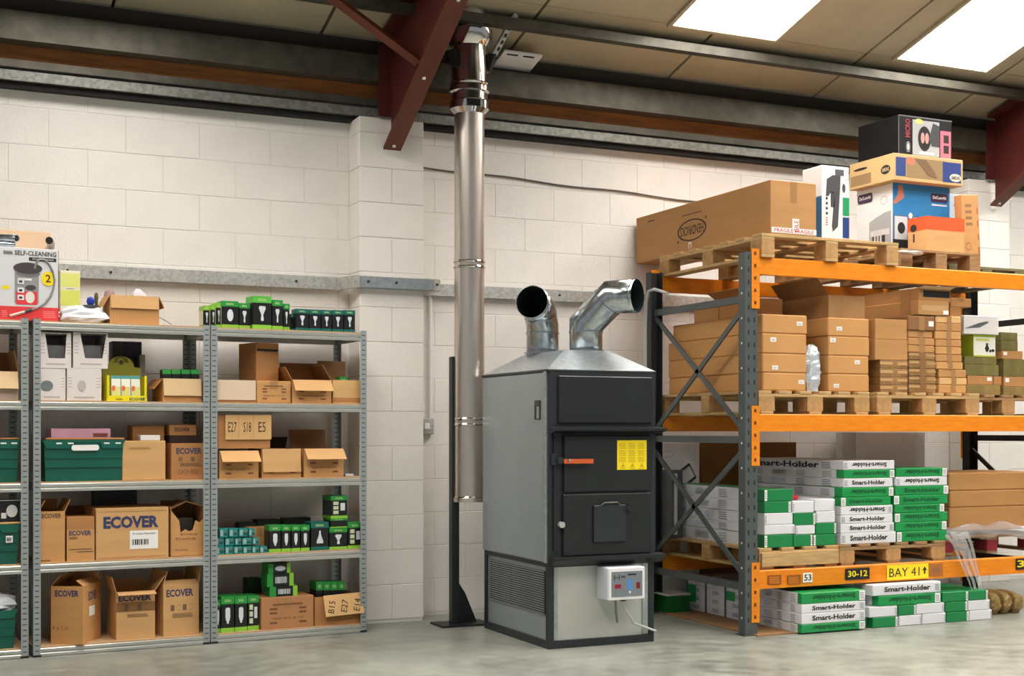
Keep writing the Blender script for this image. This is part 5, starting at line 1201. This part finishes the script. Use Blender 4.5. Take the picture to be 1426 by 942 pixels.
g1 = carton('long carton with clear tape lying on the thin stacks', RK, 'V', 492, 162, 730, 272, .95, max(ztopE, ztopF), .055, m=card(2), tape=False); P_(g1, 'front', .1, .3, .95, .7, mat((200, 160, 110), .25), name='tape'); P_(g1, 'front', .80, .08, .98, .36, M_TAG, name='label', lift=.002); P_(g1, 'left', .82, 0, .92, 1, M_TAPE, name='tape')
g2 = carton('long carton with an open front end uppermost on the thin stacks', RK, 'V', 494, 70, 740, 160, .95, g1.top, .06, m=card(2), open_=True, flaps=(('front', 165, .05, card(7)), ('back', 0, .2), ('left', 10, .1), ('right', 8, .1))); P_(g2, 'front', .14, .30, .98, .85, M_BLACKD, name='opening'); P_(g2, 'left', .82, 0, .92, 1, M_TAPE, name='tape')
g3 = carton('small carton under the overhanging end on the right thin stack', RK, 'V', 738, 206, 826, 278, .3, ztopF, .09, m=card(3), tape=False)
g4 = carton('flat carton overhanging the right thin stack under the top beam', RK, 'V', 742, 142, 903, 205, .3, g3.top, .09, m=card(0)); 
# long box backs seen at left under the long cartons
carton('dim brown carton at the back between the tagged and thin stacks', RK, 'O', 345, 300, 470, 660, .3, pE, .62, m=card(5), tape=False)
# dusty pallet F
dus = mat((146, 124, 70), .55, var=.3, scale=9, spec=.6, bump=.4, bscale=25); dus2 = mat((120, 112, 62), .55, var=.3, scale=9, bump=.4, bscale=25)
def fbox(label, a, ya, b_, yb, base, off=.25, m=dus, d=.3, tagx=None):
    g = carton(label, RK, 'V', a, ya, b_, yb, d, base, off, m=m, tape=False, group='dusty wrapped cartons')
    if tagx is not None: P_(g, 'front', tagx, .45, tagx + .18, .85, M_TAG, name='label')
    return g
a = fbox('lowest dusty wrapped carton under the lime green box', 862, 810, 1128, 878, pF)
b = fbox('dusty brown carton with a white tag under the lime green box', 872, 740, 1070, 812, a.top, m=card(2), tagx=.76)
b2 = fbox('small brown dusty carton beside the white-tagged one', 1074, 745, 1136, 812, a.top, m=card(3))
c = fbox('olive dusty carton, third up under the lime green box', 852, 655, 1115, 738, b.top, m=dus2)
d_ = fbox('uppermost olive dusty carton carrying the lime green box', 848, 592, 1098, 658, c.top, m=dus2)
gl = carton('lime green and white carton with a black vase picture', RK, 'V', 918, 425, 1090, 590, .14, d_.top, .25, m=mat((236, 238, 226), .45), tape=False)
lim = mat((150, 176, 20), .45); P_(gl, 'left', 0, 0, 1, 1, lim); P_(gl, 'front', 0, .9, 1, 1, lim); P_(gl, 'front', 0, 0, 1, .06, mat((200, 210, 60), .45)); P_(gl, 'front', .5, .22, .7, .62, M_INK, ('poly', ((.3, 0), (.7, 0), (1, .4), (.7, .8), (.8, 1), (.2, 1), (.3, .8), (0, .4)))); P_(gl, 'front', .7, .2, .8, .34, M_INK, 'ellipse'); P_(gl, 'front', .8, .22, .94, .36, M_INK, 'ellipse'); P_(gl, 'front', .1, .72, .7, .84, mat((206, 214, 120), .5))
# white tool box tipped on it
s0, s1, z0_, z1_ = rect(RK, 'V', 835, 285, 1105, 425, .25)
gx = wbox('white carton with grey tools printed on it, tipped on the lime box', x0 + s0, x0 + s1, RK.o.y + .24, RK.o.y + .56, gl.top + .002, gl.top + .13, M_WHITE)
for i in range(4): P_(gx, 'front', .02 + i * .1, .28 + .06 * i, .5 + i * .07, .44 + .09 * i, mat((110, 116, 120), .4), ('poly', ((0, 0), (.9, .5), (1, .9), (.8, 1), (.1, .4))), name='picture')
a = fbox('lowest dusty carton of the far right column', 1150, 826, 1320, 885, pF, .26)
b = fbox('brown tagged carton low in the far right column', 1152, 748, 1320, 826, a.top, .26, card(2), tagx=.06)
c = fbox('olive wrapped carton in the middle of the far right column', 1150, 612, 1320, 747, b.top, .26, dus2)
d_ = fbox('brown tagged carton high in the far right column', 1138, 548, 1300, 612, c.top, .26, card(2), tagx=.06)
e_ = fbox('narrow olive carton of the far right column', 1134, 470, 1262, 546, d_.top, .26, dus2); fbox('uppermost olive carton of the far right column', 1132, 405, 1260, 468, e_.top, .26, dus2)

# ------------------------------------------------------------------ lowest level: long white and green cartons
WH, GN, GN2 = mat((226, 226, 230), .45, var=.04, scale=3), mat((24, 150, 76), .38, var=.08, scale=4), mat((20, 130, 70), .38, var=.08, scale=4)
GYL = mat((150, 158, 166), .5); GDK = mat((14, 84, 42), .5)
def holder(label, c, x0_, y0, x1_, y1, base, kind, off=.05, d=1.1, text=None, flip=False, bar='r', group='long white and green cartons', left=False, rot=0.0, h=None):
    m = {'w': WH, 'g': GN, 't': GN2}[kind]
    g = carton(label, RK, c, x0_, y0, x1_, y1, d, base, off, rot=rot, h=h, m=m, tape=False, name='long_carton', group=group, bev=.004)
    if kind != 'w': P_(g, 'left', 0, 0, .93, 1, WH)
    if text: P_(g, 'front', .16, .30, .84, .78, M_INK if kind == 'w' else GDK, T('Smart-Holder', .03), flip=flip, lift=.0018)
    u = .93 if bar == 'r' else .03
    if kind != 'w': P_(g, 'front', u - .03, .05, u + .06, .95, M_TAG, name='label', lift=.0014)
    P_(g, 'front', u - .02, .2, u + .045, .85, GYL, 'lines', lift=.002)
    if left:
        for q in (.12, .55, .80): P_(g, 'left', q, .12, q + .09, .9, mat((128, 138, 150), .5), 'lines', name='print')
        P_(g, 'left', .3, .2, .45, .8, mat((196, 204, 220), .5))
    return g
# pallet G
tops = {}
z = pG
gcols = [
    [(862, 852, 1086, 936, 't'), (905, 772, 1104, 851, 'w'), (905, 676, 1086, 768, 'w'), (845, 581, 1070, 668, 't'), (872, 481, 1088, 572, 't')],
    [(1090, 852, 1246, 936, 't'), (1106, 776, 1268, 851, 'w'), (1090, 676, 1270, 765, 't'), (1080, 578, 1258, 668, 'w')],
    [(1252, 850, 1436, 936, 't'), (1274, 756, 1440, 848, 't'), (1274, 660, 1432, 755, 'w'), (1262, 562, 1432, 660, 'w')]]
five = ['bottom', 'second', 'third', 'fourth', 'top']; colw = ['left', 'middle', 'right']
for ci, col in enumerate(gcols):
    z = pG
    for i, (a, ya, b_, yb, kd) in enumerate(col):
        if ci == 0: a = 850 if i != 3 else 848
        if ci and i: a = max(a, gcols[ci - 1][i][2] + 3) if i < len(gcols[ci - 1]) else a
        nm = '%s carton in the %s row of the %s column on the pallet by the post' % ('white' if kd == 'w' else 'green', five[i], colw[ci])
        g = holder(nm, 'W', a, ya, b_, yb, z, kd, .05, 1.12 if ci == 0 else 1.0, bar='r' if (ci + i) % 2 else 'l', left=(ci == 0)); z = g.top + .0005
    tops[ci] = z
o = tag(bx('tape_gun', mat((190, 30, 50), .4), None, -.045, -.02, 0, .045, .02, .032, .01), 'small red and black tool lying on the green and white cartons', 'tool'); o.location = RK.world(.46, .16, tops[1]); bx('grip', M_BLACKD, o, -.09, -.015, .0, -.046, .015, .026, .006)
# pallet H
ha = [(160, 445, 402, 490, 'w', 1, 0), (160, 405, 394, 446, 'w', 1, 0), (160, 368, 388, 405, 'w', 1, 0), (160, 328, 388, 368, 'w', 1, 1), (160, 290, 380, 328, 'g', 1, 0), (166, 248, 392, 290, 'g', 1, 1), (172, 208, 388, 248, 'w', 1, 0), (174, 171, 396, 208, 'g', 1, 1), (170, 131, 396, 170, 'w', 1, 1)]
hb = [(404, 438, 624, 476, 'g', 1, 1), (400, 398, 624, 438, 'g', 1, 1), (396, 358, 628, 398, 'g', 1, 1), (396, 322, 614, 358, 'g', 1, 1), (392, 281, 628, 322, 'g', 1, 0), (398, 241, 632, 281, 'g', 1, 0), (400, 201, 626, 241, 'w', 1, 1), (402, 163, 626, 201, 'g', 1, 1)]
nine = ['bottom', 'second', 'third', 'fourth', 'fifth', 'sixth', 'seventh', 'eighth', 'ninth']
for nm, col, cw in (('left', ha, 0), ('right', hb, 1)):
    z = pH
    for i, (a, ya, b_, yb, kd, tx, fp_) in enumerate(col):
        if cw and i < len(ha): a = max(a, ha[i][2] + 3)
        g = holder('%s lettered carton, %s from the pallet in the tall %s column' % ('white' if kd == 'w' else 'green', nine[i], nm), 'U', a, ya, b_, yb, z, kd, .05, 1.1, tx, bool(fp_), bar='r' if i % 2 else 'l', left=not cw); z = g.top + .0005
        if not cw and i == 8: P_(g, 'left', .10, .15, .78, .85, M_INK, T('Smart-Holder', .03), lift=.002)
# brown long cartons pallet I
z = pI + .03
for i, (a, ya, b_) in enumerate(((635, 332, 1010), (637, 260, 1010), (632, 182, 1010))):
    g = carton('long plain brown carton, %s of three at the lower right' % ('lowest', 'middle', 'uppermost')[i], RK, 'U', a, ya, b_, 405, .5, z, .30, m=card(0), tape=False, bev=.007, group='long plain brown cartons'); z = g.top + .0008
# crumpled stretch film
def film(name, label, pts, w, m, seed, n=12):
    """ribbon of crumpled film along points, spread in y and z"""
    rr = random.Random(seed); vs = []; fs = []; P3 = [Vector(p) for p in pts]
    for p in P3:
        for k in range(n):
            a = 2 * math.pi * k / n; q = rr.uniform(.6, 1.15)
            vs.append((p.x + rr.uniform(-.012, .012), p.y + math.cos(a) * w[0] * q, p.z + math.sin(a) * w[1] * q))
    for i in range(len(P3) - 1):
        for k in range(n): fs.append((i * n + k, i * n + (k + 1) % n, (i + 1) * n + (k + 1) % n, (i + 1) * n + k))
    o = MB().add(vs, fs + [tuple(range(n)), tuple(range(len(vs) - n, len(vs)))]).build(name, m, None, True); return tag(o, label, 'plastic film')
fz0 = pI
film('film_roll', 'crumpled clear stretch film bulging under the long brown cartons', [RK.world(1.62 + i * .085, .26 + .03 * math.sin(i), fz0 + .03 + .02 * math.sin(i * 1.7)) for i in range(14)], (.05, .052), M_FILM, 8)
r = thing('film_tail', 'strands of clear stretch film hanging over the lowest beam', 'plastic film', RK.world(1.66, -.02, .30))
rr = random.Random(31)
for q in range(6):
    pts = []
    for i, (s, z) in enumerate(((-.03, .27), (.02, .20), (.055, .13), (.085, .05), (.13, -.05), (.16, -.14), (.175, -.2))):
        pts.append((s + (q - 2.5) * (.03 - .003 * i) + rr.uniform(-.006, .006), -.012 - .01 * (q % 2), z + rr.uniform(-.012, .012)))
    MB().tube(pts, [.012, .011, .010, .008, .006, .004, .002], 5).build('strand', M_FILM, r, True)
# things at the back of the lowest level
s0, s1, z0_, z1_ = rect(RK, 'P', 100, 55, 305, 245, 1.22)
gk = wbox('white carton with a black frame drawing leaning against the wall', 4.72, 5.15, 8.02, 8.14, .0, 1.16, M_WHITE)
P_(gk, 'front', .25, .91, .5, .95, mat((170, 170, 174), .5), 'ring'); 
for (ua, va, ub, vb) in ((.28, .74, .80, .87), (.36, .65, .92, .79), (.80, .87, .92, .79)):
    w_, d0, h_ = gk.dims; MB().tube([((ua - .5) * w_, -d0 / 2 - .002, va * h_), ((ub - .5) * w_, -d0 / 2 - .002, vb * h_)], .009 if ub != .92 or ua != .8 else .004, 4).build('print', M_INK, gk.r)
wbox('large brown board carton standing against the wall behind the stacks', 5.16, 6.02, 8.06, 8.12, 0, 1.16, mat((134, 92, 40), .7, var=.1))
o = wbox('grey and black appliance standing behind the white cartons', 4.70, 4.785, 7.66, 7.80, pG, .98, mat((70, 72, 74), .4)); P_(o, 'front', .2, .05, .5, .95, mat((186, 188, 190), .4))
wrapm = mat((206, 202, 196), .45, var=.12, scale=4, bump=.5, bscale=9)
wbox('large plastic-wrapped bundle against the wall behind the right stacks', 6.55, 7.36, 8.12, 8.34, 0, 1.3, wrapm, name='wrapped_bundle', cat='bundle', bev=.07)
# ------------------------------------------------------------------ floor level
gfl = tag(bx('cardboard_sheet', mat((150, 112, 74), .8, var=.2), None, 4.70, 6.67, .0005, 5.26, 7.85, .008), 'flat sheet of brown cardboard on the floor under the rack end', 'cardboard sheet')
zf = .0085
f1 = [(735, 845, 822, 885, 'g', 1), (735, 805, 822, 845, 'w', 0), (735, 760, 822, 805, 'w', 0), (735, 703, 822, 760, 'g', 1)]
z = zf
for i, (ya, kd, fp_) in enumerate(((840, 'g', 1), (793, 'w', 0), (752, 'w', 0), (704, 'g', 1))):
    s = holder('%s lettered carton, %s of the floor stack beside the rack post' % ('green' if kd == 'g' else 'white', names4[i]), 'U', -12, ya, 268, 885, z, kd, -.10, .55, 1, bool(fp_), left=True); z = s.top + .0005
z = .0005
A3 = [(300, 812, 410, 't'), (415, 808, 514, 'w'), (517, 802, 620, 'w')]; B3 = [(285, 765, 408, 'w'), (412, 763, 488, 't'), (491, 757, 614, 'w')]
tt = 0
for row, nm in ((A3, 'bottom'), (B3, 'second')):
    zn = z
    for i, (a, ya, b_, kd) in enumerate(row):
        g = holder('short %s carton end, %s of the %s row in the middle floor stack' % ('green' if kd != 'w' else 'white', colw[i], nm), 'U', a, row[1][1], b_, 862, z, kd, -.07, .9, h=.0665 - .0015 * (i % 2)); zn = max(zn, g.top)
    z = zn + .0005
g = holder('green lettered carton under the uppermost one of the middle floor stack', 'U', 325, 715, 598, 760, z, 'g', -.07, .9, 1, True, left=True)
holder('uppermost white lettered carton of the middle floor stack', 'U', 300, 668, 598, 716, g.top + .0005, 'w', -.07, .9, 1, left=True)
z = .0005
for row, ya, nm in (([(623, 720, 't'), (722, 822, 'w')], 795, 'bottom'), ([(618, 714, 't'), (717, 813, 'w')], 748, 'middle'), ([(605, 718, 't'), (721, 803, 't')], 693, 'top')):
    zn = z
    for i, (a, b_, kd) in enumerate(row):
        g = holder('short %s carton end, %s of the %s row in the right floor stack' % ('green' if kd != 'w' else 'white', ('left', 'right')[i], nm), 'U', a, ya, b_, 845, z, kd, -.07, .8, h=.0655 - .001 * i); zn = max(zn, g.top)
    z = zn + .0005
for i, (a, b_) in enumerate(((818, 868), (870, 915), (918, 965))):
    blob('brown_sack', '%s of the three wrapped brown sacks on the floor at right' % ('leftmost', 'middle', 'rightmost')[i], 'sack', RK, 'U', a, 705, b_, 818, .3, .0, .04, mat((150, 122, 70), .5, var=.3, scale=12), 50 + i, 14, 8, .04, .05)
# under the rack end: boxes seen through the braces
gb = crate_like = None
r = thing('green_bin', 'low dark green bin with a pale rim under the rack end', 'bin', (4.80, 7.84, .0005))
MB().prism([(-.09, 0), (.09, 0), (.1, .12), (-.1, .12)], 'x', -.09, .09).build('tub', mat((12, 96, 40), .45), r); bx('rim', mat((186, 186, 180), .5), r, -.1, -.11, .12, .1, .11, .135, .006)
for ci in range(3):
    z = .0085
    for i in range(4):
        Y0 = 7.185 + ci * .235
        kd = 'g' if (ci, i) in ((0, 2), (2, 1), (2, 2)) else 'w'
        g = wbox('%s %s carton of the %s column behind the floor stack' % (names4[i], 'green-ended' if kd == 'g' else 'white', ('nearest', 'middle', 'farthest')[ci]), 4.955, 5.40, Y0, Y0 + .228, z, z + .0585, WH, name='long_carton', group='cartons seen through the rack end', bev=.004)
        P_(g, 'left', 0, 0, .10, 1, mat((60, 80, 84), .5), name='tape'); P_(g, 'left', .4, .3, .75, .75, mat((110, 118, 150), .5), 'lines')
        if kd == 'g': P_(g, 'left', .10, 0, .55, 1, GN, lift=.002)
        z += .059
